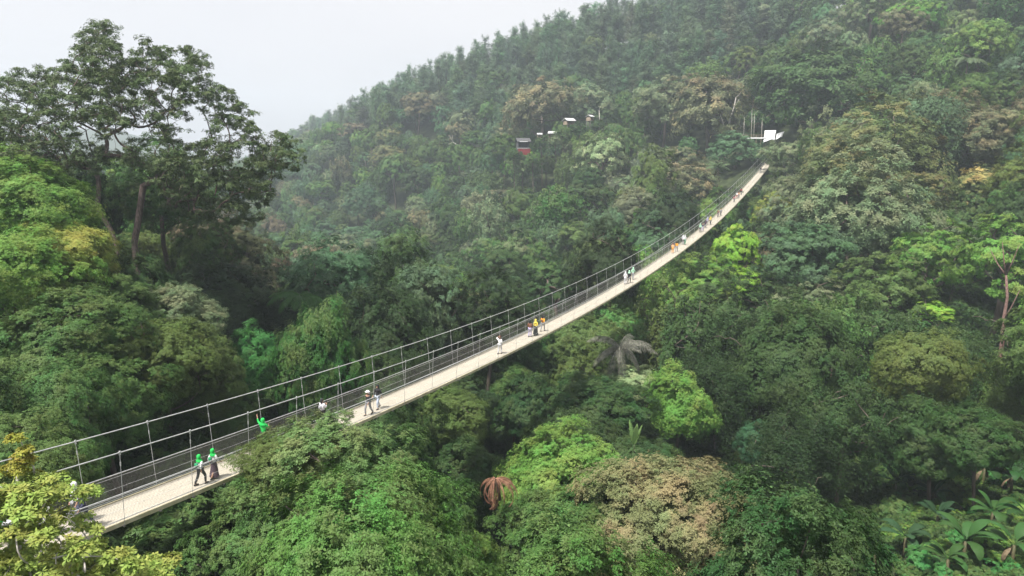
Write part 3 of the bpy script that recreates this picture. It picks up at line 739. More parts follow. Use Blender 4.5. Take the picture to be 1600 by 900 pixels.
# ------------------------------------------------------------------ shrubs and undergrowth
SHRUB = []
for i in range(3):
    c, _ = blob_crown('shrub_leaves', 200+i, 34, 46, 5, .13, .32, .3, low=-.2, inner=.2, droop=.4); c.materials.append(M_LEAF); SHRUB.append(c)
SHR = [(1460,700,58,1.6,'bright','feathery bright green shrub above the banana clumps'),(1400,800,54,1.5,'mid','low green shrub beside the left banana clump'),
 (1485,770,55,1.1,'olive','small olive shrub between the banana plants'),(1545,850,50,1.2,'bright','bright green shrub between the two front banana plants'),
 (1350,780,56,1.6,'dark','dark leafy shrub at the foot of the creeper covered trees'),(1340,850,50,1.4,'mid','green shrub on the bottom slope left of the banana plants'),
 (1290,880,48,1.3,'bright','bright green shrub at the bottom edge under the creepers'),(1180,890,48,1.2,'vivid','vivid green shrub at the bottom edge beside the brown crown'),
 (1590,800,56,1.2,'bright','bright green shrub at the right border above the front bananas'),(1440,880,46,1.1,'vivid','vivid green shrub at the bottom edge between banana plants'),
 (1530,790,56,.9,'lime','lime green shrub in the middle of the banana patch'),(1600,690,64,1.5,'mid','green shrub at the right border above the banana plants')]
shr_objs = []
def on_ground(px, py, d0):
    """distance at which the ray through px, py meets the ground, searched around d0"""
    ds = np.linspace(d0*.6, d0*1.7, 160); P = np.array([unproj(px, py, d) for d in ds]); g = P[:, 2]-ground(P[:, 0], P[:, 1])
    k = np.where(g < 0)[0]
    return P[k[0]] if len(k) else np.array([*unproj(px, py, d0)[:2], float(ground(*unproj(px, py, d0)[:2]))])
for n, (a, b, d, r, pal, lab) in enumerate(SHR):
    p = on_ground(a, b+6, d)
    root = empty('shrub', p-np.array([0, 0, .1]), n*1.3); tag(root, lab, 'shrub')
    o = link('foliage', SHRUB[n % 3], root); o.location = (0, 0, r*.45); o.scale = (r, r, r*.85)
    st = MB(); st.tube([(0, 0, -.4), (.05, 0, .3), (0, .03, .6)], [.05, .04, .02], 5); link('stem', st.mesh('stem', True), root, M_BARK)
    A, B, _ = PAL[pal]; o['tint'] = list(A); o['flush'] = list(B); shr_objs.append(o)
def undergrowth():
    P = []; r2 = np.random.default_rng(31); sc2 = []; ti = []; fl = []
    n = 15000
    X = np.r_[r2.uniform(-90, 120, n), r2.uniform(14, 62, 2600)]; Y = np.r_[r2.uniform(12, 190, n), r2.uniform(32, 80, 2600)]; n += 2600; Z = ground(X, Y)
    a, b, d = proj(np.stack([X, Y, Z], 1)); ok = (a > -150) & (a < 1750) & (b < 1000) & (d < 150)
    dens = np.clip(70/np.maximum(d, 20), .25, 1); ok &= r2.uniform(0, 1, n) < dens
    for x, y, z, aa, bb, dd in zip(X[ok], Y[ok], Z[ok], a[ok], b[ok], d[ok]):
        right = aa > 1330 and bb > 660
        r = r2.uniform(.3, .7) if right else r2.uniform(.9, 2.2)
        P.append((x, y, z+r*.3)); sc2.append((r, r, r*r2.uniform(.6, 1.0)))
        pal = r2.choice(['bright', 'mid', 'dark', 'vivid'], p=[.15, .5, .25, .1]) if right else r2.choice(['dark', 'deep', 'mid'], p=[.5, .3, .2])
        A, B, _ = PAL[pal]; ti.append(np.array(A)*r2.normal(1, .15)); fl.append(B)
    n = len(P); ro = np.c_[r2.normal(0, .2, n), r2.normal(0, .2, n), r2.uniform(0, 6.28, n)]
    print('undergrowth', n)
    return gn_scatter('undergrowth', P, ro, sc2, np.clip(ti, .005, 1), fl, r2.integers(0, 3, n), shr_objs[:3])
tag(undergrowth(), kind='stuff')

# ------------------------------------------------------------------ fronded plants
def frond(mb, base, az, el, L, droop, n=22, leaf=.32, width=.05, rng=None, curl=0, hang=.6):
    """one feather leaf: arching rachis with drooping leaflets on both sides; quads into mb"""
    t = np.linspace(0, 1, n); hz = L*np.cumsum(np.cos(el-droop*t*1.5))/n; vz = L*np.cumsum(np.sin(el-droop*t*1.5))/n
    dirv = np.array([math.cos(az), math.sin(az), 0]); side = np.array([-math.sin(az), math.cos(az), 0])
    P = base+hz[:, None]*dirv+vz[:, None]*np.array([0, 0, 1])+(side*curl)*((t**2)*L)[:, None]
    mb.tube(P, np.linspace(L*.014, L*.003, n), 4, cap=False)
    T = np.gradient(P, axis=0); T /= np.linalg.norm(T, axis=1)[:, None]
    for i in range(2, n):
        ll = leaf*L*math.sin(math.pi*min(1, .12+t[i]*.86))**.7
        for s in (-1, 1):
            for q in range(2):
                j = rng.normal(0, .12, 3) if rng is not None else 0
                d = unit(side*s+T[i]*.45+np.array([0, 0, -hang])+j)
                b = P[i]-T[i]*(q*.5*L/n); wv = T[i]*width*L*.3
                mid = b+d*ll*.55; tipp = b+d*ll+np.array([0, 0, -ll*.18*hang])
                mb.add([b-wv*.4, b+wv*.4, mid+wv, mid-wv], [(0, 1, 2, 3)]); mb.add([mid-wv, mid+wv, tipp], [(0, 1, 2)])
def frond_plant(name, p, R_, nf, label, cat, tint, flush, seed, el=(.5, 1.1), droop=1.1, trunk=None, mat=None, leaf=.30, hang=.6, fan=None, bark=None, width=.035):
    r_ = np.random.default_rng(seed); g = float(ground(p[0], p[1])); h = max(p[2]-g, .4) if trunk is None else trunk
    root = empty(name, (p[0], p[1], p[2]-h)); tag(root, label, cat)
    tb = MB(); tb.tube([(.3, .1, -.6), (.15, .05, h*.4), (0, 0, h)], [R_*.05, R_*.042, R_*.038], 8); link('trunk', tb.mesh('trunk', True), root, bark or M_BARK)
    for i in range(nf):
        mb = MB(); az = (i*2.399 if fan is None else fan[0]+(fan[1]-fan[0])*(i+.5)/nf)+r_.normal(0, .12)
        frond(mb, np.array([0, 0, h]), az, r_.uniform(*el), R_*r_.uniform(1.0, 1.35), droop*r_.uniform(.8, 1.2), leaf=leaf, rng=r_, hang=hang, width=width, n=30)
        me = mb.mesh('frond')
        if mat is None:
            a = me.attributes.new('leafdata', 'FLOAT_COLOR', 'POINT'); a.data.foreach_set('color', np.tile([r_.uniform(.3, .8), .3, .5, 1], len(me.vertices)).astype(np.float32))
            f = link('frond', me, root, M_LEAF); f['tint'] = tint; f['flush'] = flush
        else: link('frond', me, root, mat)
    return root
frond_plant('tree_fern', unproj(1512, 96, 186), 4.6, 15, 'pale feathery tree fern poking out of the forest near the upper right', 'tree fern', [.10, .14, .07], [.12, .16, .08], 1, (.2, .9), 1.2, leaf=.24)
frond_plant('tree_fern', unproj(468, 462, 74), 3.0, 15, 'dark green tree fern with arching fronds on the bank behind the bridge', 'tree fern', [.035, .085, .022], [.06, .13, .03], 2, (.1, .7), 1.1, leaf=.26)
frond_plant('tree_fern', unproj(1365, 120, 215), 3.4, 12, 'light green fern crown right of the large dull green dome', 'tree fern', [.10, .16, .07], [.12, .18, .08], 12, (.1, .6), 1.0, leaf=.26)
frond_plant('palm_tree', unproj(1122, 262, 203), 3.6, 12, 'small palm with spread fronds left of the upper bridge end', 'palm', [.085, .13, .06], [.12, .16, .08], 3, (.2, 1.1), .8, leaf=.26)
frond_plant('palm_tree', unproj(968, 545, 80), 3.7, 19, 'grey leaved palm with long drooping fronds below the bridge', 'palm', [.1, .1, .1], [.1, .1, .1], 4, (-.1, 1.25), 1.15, mat=M_GREYFROND, leaf=.20, hang=.9, width=.016)
frond_plant('palm_tree', unproj(774, 748, 43), 2.0, 14, 'dead palm with rust coloured fronds hanging straight down', 'palm', [.1, .1, .1], [.1, .1, .1], 5, (-.9, .5), 1.5, trunk=.9, mat=M_DEADFROND, leaf=.10, hang=1.6, width=.02)
frond_plant('palm_tree', unproj(991, 695, 52), 1.5, 4, 'upright pale green young palm frond above the brown crown', 'palm', [.14, .24, .08], [.2, .28, .1], 6, (1.35, 1.52), .25, leaf=.16)

# banana plants
def banana(p, R_, nl, label, seed, tint, dead=2):
    r_ = np.random.default_rng(seed); root = empty('banana_plant', p-np.array([0, 0, .2])); tag(root, label, 'banana plant')
    h = R_*r_.uniform(.6, .8); st = MB(); st.tube([(0, 0, 0), (.03, 0, h*.5), (0, 0, h)], [.14, .12, .09], 8)
    link('stem', st.mesh('stem', True), root, M_BANSTEM)
    for i in range(nl+dead):
        dd = i >= nl; az = i*2.2+r_.normal(0, .25); el = r_.uniform(.45, 1.35) if not dd else -.6; L = R_*r_.uniform(.8, 1.1)*(.6 if dd else 1)
        n = 12; t = np.linspace(0, 1, n); dr = r_.uniform(.7, 1.7) if not dd else 1.2
        hz = L*np.cumsum(np.cos(el-dr*t*t*1.3))/n; vz = L*np.cumsum(np.sin(el-dr*t*t*1.3))/n
        dv = np.array([math.cos(az), math.sin(az), 0]); sd = np.array([-math.sin(az), math.cos(az), 0])
        P = np.array([0, 0, h])+hz[:, None]*dv+vz[:, None]*np.array([0, 0, 1])
        W = R_*.17*np.where(t < .16, .06, np.sin(np.pi*np.clip((t-.10)/.9, 0.02, .985))**.55)*(1 if not dd else .5)
        up = np.cross(np.gradient(P, axis=0), sd); up = unit(up); up *= np.sign(up[:, 2:3]+1e-6)
        rag = r_.uniform(.82, 1.0, n)
        Lf = P+(sd*.95)*(W*rag)[:, None]-up*(W*.22)[:, None]; Rt = P-(sd*.95)*(W*r_.uniform(.82, 1, n))[:, None]-up*(W*.22)[:, None]
        V = np.stack([Lf, P+up*.0, Rt], 1).reshape(-1, 3)
        f = [(3*a+b, 3*a+b+1, 3*a+b+4, 3*a+b+3) for a in range(n-1) for b in (0, 1)]
        mb = MB(); mb.add(V, f); me = mb.mesh('leaf', True)
        if dd: link('leaf', me, root, M_DRYLEAF)
        else:
            a = me.attributes.new('leafdata', 'FLOAT_COLOR', 'POINT'); a.data.foreach_set('color', np.tile([r_.uniform(.25, .9), 0, .5, 1], len(me.vertices)).astype(np.float32))
            o = link('leaf', me, root, M_LEAF); o['tint'] = tint; o['flush'] = tint
M_BANSTEM = noise_mat('banana_stem', (.05, .065, .025), (.12, .09, .05), 6, .6)
gA = [.026, .070, .020]; gB = [.038, .088, .024]
for n, (a, b, d, r, lab, tt) in enumerate([
 (1456,790,56,1.9,'banana plant behind the lime sprout in the upper patch',gA),
 (1548,825,52,2.0,'banana plant between the tall one and the bottom corner one',gB),
 (1365,890,47,1.7,'leftmost low banana plant on the bottom edge of the patch',gA),
 (1478,900,44,1.7,'low banana plant cut by the bottom edge beside the front one',gB),
 (1600,835,52,2.0,'banana plant cut by the right border above the corner one',gA),
 (1398,775,57,2.3,'banana plant with blue green leaves at the left of the banana patch',[.022,.055,.026]),
 (1534,765,60,2.6,'tall banana plant with a rusty stem left of the pair at the right border',gA),
 (1578,775,58,2.6,'banana plant with dead brown leaves hanging at the right border',gA),
 (1412,868,47,2.0,'banana plant with wide pale leaves at the bottom left of the patch',[.030,.066,.028]),
 (1504,880,46,2.2,'front banana plant with upright pale leaves at the bottom edge',gB),
 (1580,885,46,2.2,'front banana plant with dry brown stem in the bottom right corner',gB),
 (1463,825,52,1.7,'slim dark banana plant between the patch and the front plants',[.022,.05,.022]),
 (1222,872,50,1.6,'banana plant among dark creepers at the bottom edge',gA),
 (1500,800,54,.9,'small lime green banana sprout in the middle of the patch',[.11,.23,.03]),
 (1420,778,56,1.0,'lime young banana sprout beside the blue green banana plant',[.10,.21,.03]),
 (712,505,140,3.2,'distant banana clump on the slope just above the bridge',[.06,.12,.06])]):
    banana(on_ground(a, b, d), r*1.2, 9 if r > 1.2 else 6, lab, 60+n, tt, 2 if 'brown' in lab or 'rusty' in lab else 1)

# bare trees
def bare_tree(pts, r0, label, seed, mat=M_BARK_PALE, side=0):
    r_ = np.random.default_rng(seed); P = [unproj(*q) for q in pts]; root = empty('bare_tree', P[0]); tag(root, label, 'bare tree')
    P = [q-P[0] for q in P]; P[0] = P[0]-np.array([0, 0, 2.]); mb = MB(); mb.tube(np.array(P), np.linspace(r0, r0*.35, len(P)), 7); link('trunk', mb.mesh('trunk', True), root, mat)
    H = np.linalg.norm(P[-1])
    for i in range(5):
        k = r_.integers(len(P)//2, len(P)); s = P[k]; d = unit(r_.normal(size=3)+np.array([0, 0, 1.2])); m = MB()
        m.tube(np.array([s, s+d*H*.12, s+d*H*.25+np.array([0, 0, H*.04])]), [r0*.35, r0*.22, r0*.08], 5); link('branch', m.mesh('branch', True), root, mat)
bare_tree([(1137,202,236), (1141,185,236), (1147,168,236), (1150,152,236)], .38, 'bare pale forked tree beside the brown crown left of the boardwalk', 1)
bare_tree([(1133,204,238), (1130,192,238), (1126,180,238)], .28, 'short pale leaning trunk next to the bare forked tree', 2)
for n, (x, h, l) in enumerate([(1162,28,'first'), (1174,40,'second'), (1178,34,'third'), (1190,26,'fourth')]):
    bare_tree([(x, 212, 214), (x+.5, 212-h*.5, 214), (x+1, 212-h, 214)], .10, f'{l} slim pale trunk from the left behind the boardwalk', 5+n)
bare_tree([(722,262,330), (724,248,330), (721,238,330), (716,228,330), (708,222,330)], .42, 'pale snag with curled top in the forest left of the red hut', 10)
bare_tree([(936,200,268), (937,188,268), (936,172,268)], .3, 'thin pale trunk right of the white roofed sheds', 11)
bare_tree([(1488,612,82), (1491,595,82), (1488,580,82), (1491,568,82)], .16, 'broken white snag left of the reddish forked trunk', 12)
bare_tree([(860,335,232), (861,318,232), (860,303,232)], .3, 'thin pale trunk on the slope below the red hut', 13)
# tall tree with the reddish trunk at the right border
bare_tree([(1556,612,88), (1560,575,88), (1566,535,88), (1568,500,88), (1574,465,88), (1572,430,88)], .36, 'tall tree with reddish forked trunk rising near the right border', 14, M_BARK_RED)

# ------------------------------------------------------------------ footbridge
def deck_mat():
    m, t = new_mat('deck_planks'); N = t.nodes.new; L = t.links.new
    uv = N('ShaderNodeUVMap'); br = N('ShaderNodeTexBrick'); br.inputs['Scale'].default_value = 1
    br.inputs['Brick Width'].default_value = 2.4; br.inputs['Row Height'].default_value = .48; br.inputs['Mortar Size'].default_value = .006
    br.inputs['Color1'].default_value = (.47, .425, .345, 1); br.inputs['Color2'].default_value = (.485, .44, .36, 1); br.inputs['Mortar'].default_value = (.41, .37, .30, 1)
    L(uv.outputs[0], br.inputs['Vector'])
    no = N('ShaderNodeTexNoise'); no.inputs['Scale'].default_value = .9; no.inputs['Detail'].default_value = 8; L(uv.outputs[0], no.inputs['Vector'])
    mr = N('ShaderNodeMapRange'); mr.inputs[3].default_value = .80; mr.inputs[4].default_value = 1.08; L(no.outputs['Fac'], mr.inputs[0])
    h = N('ShaderNodeHueSaturation'); L(br.outputs['Color'], h.inputs['Color']); L(mr.outputs[0], h.inputs['Value'])
    p = N('ShaderNodeBsdfPrincipled'); p.inputs['Roughness'].default_value = .75; L(h.outputs[0], p.inputs['Base Color'])
    o = N('ShaderNodeOutputMaterial'); L(p.outputs[0], o.inputs[0]); return m
def net_mat():
    m, t = new_mat('side_netting'); N = t.nodes.new; L = t.links.new
    uv = N('ShaderNodeUVMap'); s = N('ShaderNodeSeparateXYZ'); L(uv.outputs[0], s.inputs[0]); outs = []
    for k in (0, 1):
        d = N('ShaderNodeMath'); d.operation = 'DIVIDE'; d.inputs[1].default_value = .055; L(s.outputs[k], d.inputs[0])
        f = N('ShaderNodeMath'); f.operation = 'FRACT'; L(d.outputs[0], f.inputs[0])
        c = N('ShaderNodeMath'); c.operation = 'LESS_THAN'; c.inputs[1].default_value = .13; L(f.outputs[0], c.inputs[0]); outs.append(c)
    mxn = N('ShaderNodeMath'); mxn.operation = 'MAXIMUM'; L(outs[0].outputs[0], mxn.inputs[0]); L(outs[1].outputs[0], mxn.inputs[1])
    p = N('ShaderNodeBsdfPrincipled'); p.inputs['Base Color'].default_value = (.22, .22, .21, 1); p.inputs['Roughness'].default_value = .6
    tr = N('ShaderNodeBsdfTransparent'); ms = N('ShaderNodeMixShader'); L(mxn.outputs[0], ms.inputs[0]); L(tr.outputs[0], ms.inputs[1]); L(p.outputs[0], ms.inputs[2])
    o = N('ShaderNodeOutputMaterial'); L(ms.outputs[0], o.inputs[0]); return m
M_PLANK = deck_mat(); M_NET = net_mat()
bro = Vector(bpt(T0, 0, 0).tolist()); bridge = empty('suspension_footbridge', bro)
tag(bridge, 'long narrow suspension footbridge with pale deck and wire mesh sides across the ravine', 'footbridge')
bo = np.array(bro)
def strip(tt, s0, h0, s1, h1, uvs=None):
    A = bpt(tt, s0, h0)-bo; B = bpt(tt, s1, h1)-bo; n = len(tt)
    V = np.stack([A, B], 1).reshape(-1, 3); Fc = np.array([(2*i, 2*i+1, 2*i+3, 2*i+2) for i in range(n-1)])
    me = np_mesh('strip', V, Fc)
    w_ = np.linalg.norm((B-A)[0]); uvv = np.stack([np.repeat(tt, 2), np.tile([0, w_], n)], 1)
    ul = me.uv_layers.new(name='UVMap'); ul.data.foreach_set('uv', uvv[Fc.ravel()].astype(np.float32).ravel()); return me
tt = np.arange(T0, T1+.1, 1.0)
# deck: a solid slab
def slab(tt, s0, s1, h0, h1):
    R4 = [bpt(tt, s0, h1)-bo, bpt(tt, s1, h1)-bo, bpt(tt, s1, h0)-bo, bpt(tt, s0, h0)-bo]
    mb = MB(); V = np.stack(R4, 1).reshape(-1, 3); n = len(tt)
    f = [(4*i+j, 4*i+(j+1) % 4, 4*i+4+(j+1) % 4, 4*i+4+j) for i in range(n-1) for j in range(4)]+[(3, 2, 1, 0), (4*n-4, 4*n-3, 4*n-2, 4*n-1)]
    mb.add(V, f); return mb
dk = slab(tt, -HW+.05, HW-.05, -.06, 0).mesh('deck')
ul = dk.uv_layers.new(name='UVMap'); co = np.empty(len(dk.vertices)*3, np.float32); dk.vertices.foreach_get('co', co); co = co.reshape(-1, 3)+bo
lv = np.empty(len(dk.loops), np.int32); dk.loops.foreach_get('vertex_index', lv)
uvx = (co[:, 0]-BX0)*BD[0]+(co[:, 1]-30)*BD[1]; uvy = (co[:, 0]-BX0)*BA[0]+(co[:, 1]-30)*BA[1]
ul.data.foreach_set('uv', np.stack([uvx, uvy], 1)[lv].astype(np.float32).ravel())
link('deck', dk, bridge, M_PLANK)
for s in (-1, 1): link('edge_beam', slab(tt, s*(HW-.045), s*(HW+.04), -.12, .05).mesh('edge_beam'), bridge, M_DECKSIDE)
uf = MB()
for s in (-.5, .5):
    uf.tube(bpt(tt, s, -.2)-bo, .04, 5)
for t_ in np.arange(T0+.5, T1, 1.55):
    a = bpt(t_, -HW-.12, -.13)-bo; b = bpt(t_, HW+.12, -.13)-bo; uf.tube(np.array([a, (a+b)/2, b]), .045, 5)
link('under_frame', uf.mesh('under_frame'), bridge, M_BEAM)
SPR = .27
for s in (-1, 1):
    mb = MB(); mb.tube(np.stack([bpt(t_, s*(HW+SPR), float(cable_h(t_))) for t_ in tt])-bo, .024, 7); link('main_cable', mb.mesh('main_cable', True), bridge, M_STEEL)
    for h, r in ((1.15, .021), (1.03, .014)):
        mb = MB(); mb.tube(bpt(tt, s*(HW+.02), h)-bo, r, 6); link('handrail', mb.mesh('handrail', True), bridge, M_STEEL)
    mb = MB(); mb.tube(bpt(tt, s*(HW+.02), .55)-bo, .009, 4); mb.tube(bpt(tt, s*(HW+.05), .16)-bo, .016, 5)
    link('lower_cable', mb.mesh('lower_cable', True), bridge, M_STEEL)
    link('side_net', strip(tt, s*(HW+.012), .05, s*(HW+.012), 1.12), bridge, M_NET)
hang = []; t_ = -2.95-3.05*8
while t_ < T1-1:
    hang.append(t_); t_ += 3.02+.62*min(max(t_, 0)/100, 1)
hl = []
for s in (-1, 1):
    for t_ in hang:
        tj = t_+(.0 if s > 0 else -.15); top = bpt(tj, s*(HW+SPR), float(cable_h(tj)))-bo; bot = bpt(tj, s*(HW+.07), -.13)-bo
        mb = MB(); mb.tube(np.array([top, (top+bot)/2, bot]), .0115, 5)
        u = unit(bot-top); mb.tube(np.array([top-u*.06, top+u*.10]), .035, 6); mb.tube(np.array([top+u*.38, top+u*.55]), .022, 6)
        hl.append((t_, mb))
hl.sort(key=lambda q: abs(q[0]+4)); allv = MB()
for i, (t_, mb) in enumerate(hl):
    if i < 98: link('hanger', mb.mesh('hanger'), bridge, M_STEEL)
    else: allv.add(np.concatenate(mb.v), mb.f)
ho_ = link('hanger_row', allv.mesh('hanger_row'), bridge, M_STEEL); ho_['kind'] = 'stuff'
# posts under the landing at the far end
mb = MB()
for s in (-1, 1):
    a = bpt(T1, s*(HW+SPR), 0)-bo
    mb.tube(np.array([a-np.array([0, 0, 8]), a, a+np.array([0, 0, 4.2])]), .22, 8)
mb.tube(np.array([bpt(T1, -(HW+SPR), 4.0)-bo, bpt(T1, HW+SPR, 4.0)-bo]), .18, 8); mb.tube(np.array([bpt(T1, -(HW+SPR), -.4)-bo, bpt(T1, HW+SPR, -.4)-bo]), .25, 8)
link('anchor_frame', mb.mesh('anchor_frame', True), bridge, M_BEAM)

# ------------------------------------------------------------------ far landing: canvas canopy, boardwalk, hut, sheds
cpos = unproj(1208, 214, 213); e = empty('canvas_canopy', cpos); tag(e, 'torn white canvas canopy over the far end of the bridge', 'canopy')
def px_sheet(ctrl, d0, thick, origin, nu=10, nv=6, sag=.25):
    """sheet hung between four corners (each px, py, distance)"""
    a, b, c, d = [unproj(*q) for q in ctrl]; V = []
    for j in range(nv+1):
        for i in range(nu+1):
            u, v = i/nu, j/nv; p = (a*(1-u)+b*u)*(1-v)+(d*(1-u)+c*u)*v
            V.append(p+np.array([0, -.15*math.sin(9*u+4*v), -sag*math.sin(math.pi*u)*v*(-1.6)])-origin)
    V = np.array(V); n1 = len(V); V2 = V+np.array([0, thick, .02]); f = []
    w_ = nu+1
    for j in range(nv):
        for i in range(nu):
            k = j*w_+i; f += [(k, k+1, k+w_+1, k+w_), (n1+k, n1+k+w_, n1+k+w_+1, n1+k+1)]
    edge = list(range(w_))+[j*w_+nu for j in range(1, nv+1)]+[nv*w_+i for i in range(nu-1, -1, -1)]+[j*w_ for j in range(nv-1, 0, -1)]
    for q in range(len(edge)):
        a_, b_ = edge[q], edge[(q+1) % len(edge)]; f.append((a_, a_+n1, b_+n1, b_))
    mb = MB(); mb.add(np.concatenate([V, V2]), f); return mb.mesh('sheet', True)
link('roof_sheet', px_sheet([(1195,204,215), (1213,203.5,215), (1211,219,210), (1193,223,210)], 213, .05, cpos), e, M_WHITE)
link('side_sheet', px_sheet([(1213.5,209,215), (1226,205,217), (1222,214,214), (1212,218.5,211)], 213, .05, cpos, sag=.1), e, M_WHITE)
for q in [(1194,222,210.5), (1211,218,210.5), (1196,204,215.5), (1213,204,215.5)]:
    p = unproj(*q)-cpos; mb = MB(); mb.tube(np.array([p, p-np.array([0, 0, 5])]), .07, 6); link('pole', mb.mesh('pole'), e, M_BEAM)
bp = unproj(1178, 216, 212); e = empty('boardwalk', bp); tag(e, 'short raised boardwalk with pale railing left of the white canopy', 'boardwalk')
Lw = unproj(1194, 215, 212)-unproj(1158, 215, 214); ang = math.atan2(Lw[1], Lw[0]); Rz = np.array([[math.cos(ang), -math.sin(ang), 0], [math.sin(ang), math.cos(ang), 0], [0, 0, 1]])
mb = MB(); mb.box((0, .9, 0), (7.4, 1.8, .14), Rz); link('platform', mb.mesh('platform'), e, M_WOOD)
mb = MB(); mb.box((0, -.06, .06), (7.5, .09, .34), Rz); link('fascia', mb.mesh('fascia'), e, M_WHITE)
mb = MB(); mb.box((0, 0.02, 1.0), (7.3, .07, .08), Rz); mb.box((0, 0.02, .6), (7.3, .05, .05), Rz); link('railing', mb.mesh('railing'), e, M_WOOD)
for x in np.linspace(-3.5, 3.5, 6):
    mb = MB(); q = Rz@np.array([x, .02, -.9]); mb.box(q, (.11, .11, 4.1), Rz); link('post', mb.mesh('post'), e, M_WOOD)
def shed(px, py, d, wdt, hgt, label, wall, roof, rail=False, rot=.2, name='shed'):
    p = unproj(px, py, d); e = empty(name, p, rot); tag(e, label, name)
    mb = MB()      # floor, back and side walls with an open front
    mb.box((0, wdt*.42, hgt*.5), (wdt, .12, hgt)); mb.box((-wdt*.5+.06, 0, hgt*.5), (.12, wdt*.8, hgt)); mb.box((wdt*.5-.06, 0, hgt*.5), (.12, wdt*.8, hgt)); mb.box((0, 0, .06), (wdt*.96, wdt*.8, .12))
    link('wall', mb.mesh('wall'), e, wall if not rail else M_DARKROOF)
    a = wdt*.62; b = wdt*.55; H = hgt+.0
    V = [(-a, -b, H), (a, -b, H), (a, b, H), (-a, b, H), (-a, 0, H+wdt*.3), (a, 0, H+wdt*.3)]
    V2 = [(x, y, z+.14) for x, y, z in V]
    f = [(0, 1, 5, 4), (2, 3, 4, 5), (6, 10, 11, 7), (8, 11, 10, 9), (0, 6, 7, 1), (2, 8, 9, 3), (0, 4, 10, 6), (4, 3, 9, 10), (1, 7, 11, 5), (5, 11, 8, 2)]
    mb = MB(); mb.add(np.array(V+V2), f); link('roof', mb.mesh('roof'), e, roof)
    if rail:
        mb = MB(); mb.box((0, -wdt*.46, -.25), (wdt*1.12, .12, 2.5)); link('balcony_front', mb.mesh('balcony_front'), e, M_RED)
        mb = MB(); mb.box((0, -wdt*.47, 1.06), (wdt*1.16, .2, .14)); link('balcony_rail', mb.mesh('balcony_rail'), e, M_WHITE)
        mb = MB(); mb.box((-wdt*.05, -b-.03, H+.1), (wdt*.7, .06, .22)); link('gable_board', mb.mesh('gable_board'), e, M_WHITE)
    for sx_ in (-1, 1):
        for sy_ in (-1, 1):
            mb = MB(); mb.box((sx_*wdt*.45, sy_*wdt*.38, -2), (.2, .2, 4.2)); link('stilt', mb.mesh('stilt'), e, M_BEAM)
    return e
shed(817, 236, 262, 4.4, 3.4, 'red hut on stilts with dark roof high in the forest', M_RED, M_DARKROOF, True, name='hut')
shed(889, 195, 268, 3.4, 1.4, 'white roofed shed highest in the clearing right of the red hut', M_WOOD, M_SHEDROOF, rot=.5)
shed(863, 215, 266, 2.6, 1.5, 'white shed half hidden between the red hut and the higher shed', M_WOOD, M_SHEDROOF, rot=-.2)
shed(922, 189, 272, 2.4, 1.5, 'small white shed farthest right of the red hut', M_WOOD, M_SHEDROOF, rot=.9)
shed(843, 215, 266, 1.7, 1.1, 'tiny white shelter just right of the red hut', M_WOOD, M_SHEDROOF, rot=.1)

